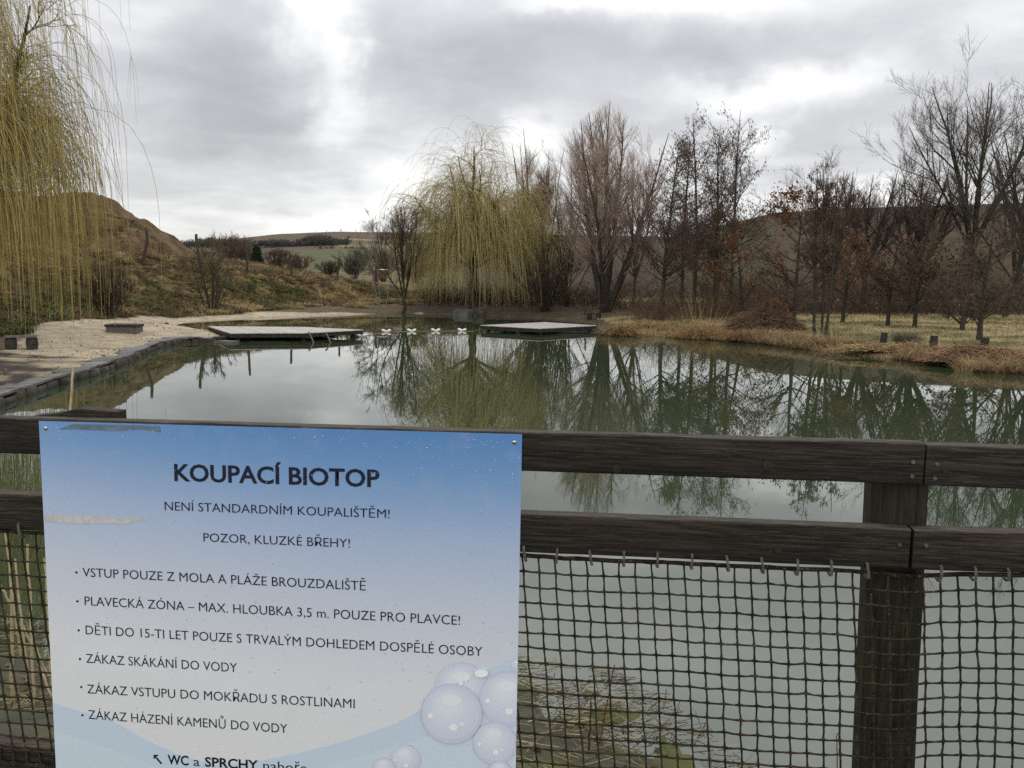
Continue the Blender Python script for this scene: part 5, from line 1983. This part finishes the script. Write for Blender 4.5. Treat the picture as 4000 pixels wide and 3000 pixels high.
def heap(label, px, py, D, rx, ry, h, n, cols, seed):
    rg = np.random.default_rng(seed)
    c = at_y(px, py, D)
    z0 = max(th1(c[0], D), 0)
    a, r = rg.uniform(0, 6.283, n), np.sqrt(rg.random(n))
    top = h * (1 - r ** 2) ** .8 * (.75 + .5 * rg.random(n)) * rg.random(n) ** .35
    ctr = np.c_[c[0] + rx * r * np.cos(a), D + ry * r * np.sin(a), z0 + .02 + top]
    th2 = rg.normal(0, .5, n) + np.where(rg.random(n) < .5, 0, .35)
    sl3 = -.55 * h / rx * r * np.cos(a)
    d = nrm(np.c_[np.cos(th2), np.sin(th2), sl3 * 1.5 + rg.normal(0, .18, n)])
    L = rg.uniform(.35, 1.0, n)[:, None]
    P = np.stack([ctr - d * L * .5, ctr + rg.normal(0, .03, (n, 3)), ctr + d * L * .5 - np.c_[np.zeros((n, 2)), L * .06]], 1)
    P[:, :, 2] = np.maximum(P[:, :, 2], z0 - .02)
    mbx = MB()
    mbx.tubes(P, np.full((n, 3), .009), 3, pal(n, cols, rg=rg))
    tag(mbx.build('brush_heap', straw_m, None, False, (c[0], D, z0)), label, 'heap', 'heaps of cut stalks')


heap('brown heap of cut stalks left of the open-crowned oak', 2985, 1285, 42, 2.0, 1.2, 1.0, 1900, [(.15, .09, .06), (.11, .075, .055), (.2, .125, .075)], 401)
heap('low wide heap of rusty cut stalks at the right edge of the water', 3830, 1400, 28.3, 1.9, 1.0, .42, 1900, [RUST, (.17, .095, .06), (.24, .16, .1)], 402)
heap('flat mat of pale cut reeds on the bank below the bollards', 3480, 1365, 32.3, 2.2, .7, .18, 1300, [TAN, RUST, PALE], 403)
c = at_z(3668, 1394, .02)
tag(MB().lump((c[0], c[1], .04), (.08, .06, .06), 3, 9, 6, .2, (3.2, 3.2, 3.2)).build('white_stone', stone_m, None, True), 'small white stone at the water edge on the right', 'stone')
c = at_z(3818, 1428, .0)
tag(MB().tubes(np.array([(c[0], c[1], -.3), (c[0], c[1], .32)]), np.array([.1, .095]), 9, (1.6, 1.5, 1.0), cap=True).build('wooden_bollard', grey_wood, None), 'pale wooden stub standing in the water by the stubbly reed clump', 'bollard')


# ------------------------------------------------------------------ plants just behind the net
def stalk(px0, py0, px1, py1, D, r, label, group, name='reed_stalk', col=(1, 1, 1), bend=.01, m=None, seed=0):
    rg = np.random.default_rng(seed + 900)
    a, b3 = at_y(px0, py0, D), at_y(px1, py1, D + rg.uniform(-.1, .1))
    s3 = np.linspace(0, 1, 8)[:, None]
    P = a * (1 - s3) + b3 * s3 + rg.normal(0, bend * .3, (8, 3))
    o = MB().tubes(P, r * np.linspace(1, .75, 8), 6, col).build(name, m or reed_m, None, True, tuple(a))
    tag(o, label, 'plant', group)


reed_m = material('dry_reed', (0.42, 0.33, 0.19), (0.60, 0.50, 0.31), 14, 0.7, (1, 1, 1), spec=.2, c3=(.28, .2, .11))
RG_ = 'dry reed stalks behind the net left of the sign'
RL = 'dry tan reed stalk standing behind the net left of the sign'
for i, a in enumerate([(82, 2560, 14, 2060), (134, 2800, 108, 2130), (52, 2790, 44, 2250), (190, 2640, 85, 2440), (60, 2400, 0, 2280), (232, 2800, 150, 2590), (205, 2760, 175, 2180), (110, 2660, 60, 2180)]):
    stalk(*a, 4.1 + .12 * i, .0062 + .0012 * (i % 3), RL, RG_, seed=i)
stalk(262, 1760, 287, 1435, 4.4, .0075, 'tall single tan reed rising above the top rail at left', None, bend=.004, seed=20)
weed_m = material('dead_weed', (.05, .03, .022), (.09, .05, .035), 20, .8)
stalk(2302, 2930, 2310, 2742, 4.0, .006, 'black dead weed stem standing in the shallows behind the net', None, 'weed_stem', seed=30, m=weed_m)
stalk(2330, 2960, 2400, 2600, 3.9, .0035, 'thin reddish weed stem leaning right behind the net', None, 'weed_stem', (2.0, 1.0, .9), seed=31, m=weed_m)
stalk(3272, 3010, 3268, 2860, 3.6, .003, 'thin brown seed-head stalk left of the fence post', None, 'weed_stem', (2.2, 1.5, 1.3), seed=32, m=weed_m)
# straw and leaf litter floating over the shallow near bank
rg = np.random.default_rng(55)
n = 9000
x, y = rg.uniform(-4.2, 1.4, n), rg.uniform(3.3, 6.6, n)
sd3 = poly_sd(x, y, POND)
ok = (sd3 > -.25) & (sd3 < 1.3) & (rg.random(n) < .75) & (fbm(x, y, 1.6, 3) > .36)
x, y = x[ok], y[ok]
n = len(x)
az = rg.normal(.1, .7, n)
L = rg.uniform(.04, .26, n)[:, None]
c3 = np.c_[x, y, np.maximum(th(x, y), 0) + rg.uniform(.006, .03, n)]
d = np.c_[np.cos(az), np.sin(az), rg.normal(0, .08, n)]
P = np.stack([c3 - d * L / 2, c3 + d * L / 2], 1)
P[:, :, 2] = np.maximum(P[:, :, 2], .004)
mb = MB()
P = np.stack([P[:, 0], P.mean(1) + rg.normal(0, .012, (n, 3)) * L, P[:, 1]], 1)
mb.tubes(P, rg.uniform(.0012, .0032, (n, 1)) * np.ones((1, 3)), 3, pal(n, [(.22, .18, .105), (.11, .09, .06), (.17, .155, .075), (.30, .26, .18), (.07, .06, .04)], amt=.3, rg=rg))
n2_ = 1800
x, y = rg.uniform(-4.2, 1.4, n2_), rg.uniform(3.3, 6.6, n2_)
ok = (poly_sd(x, y, POND) > 0) & (fbm(x, y, 2.2, 3) > .45)
x, y = x[ok], y[ok]
leaves(mb, np.c_[x, y, np.maximum(th(x, y), 0) + .012], (.02, .06), [(.10, .115, .045), (.13, .135, .06), (.09, .08, .05), (.15, .125, .08)], 1.3)
tag(mb.build('straw_litter', straw_m), 'floating straw, algae and leaf litter along the near bank', 'litter', kind='stuff')
# straw and leaf scraps on the beach
n = 5000
x, y = rg.uniform(-19, -6, n), rg.uniform(14, 44, n)
ok = (poly_sd(x, y, SAND) < 0) & (fbm(x, y * 2, .5, 3) > np.where(y < 28, .42, .56))
x, y = x[ok], y[ok]
mb = MB()
leaves(mb, np.c_[x, y, th(x, y) + .015], (.03, .10), [(.38, .31, .2), (.20, .15, .11), (.13, .09, .07), (.3, .22, .14)], 1.8)
tag(mb.build('leaf_scraps', leafm), 'fallen leaves and straw scattered over the beach', 'litter', kind='stuff')
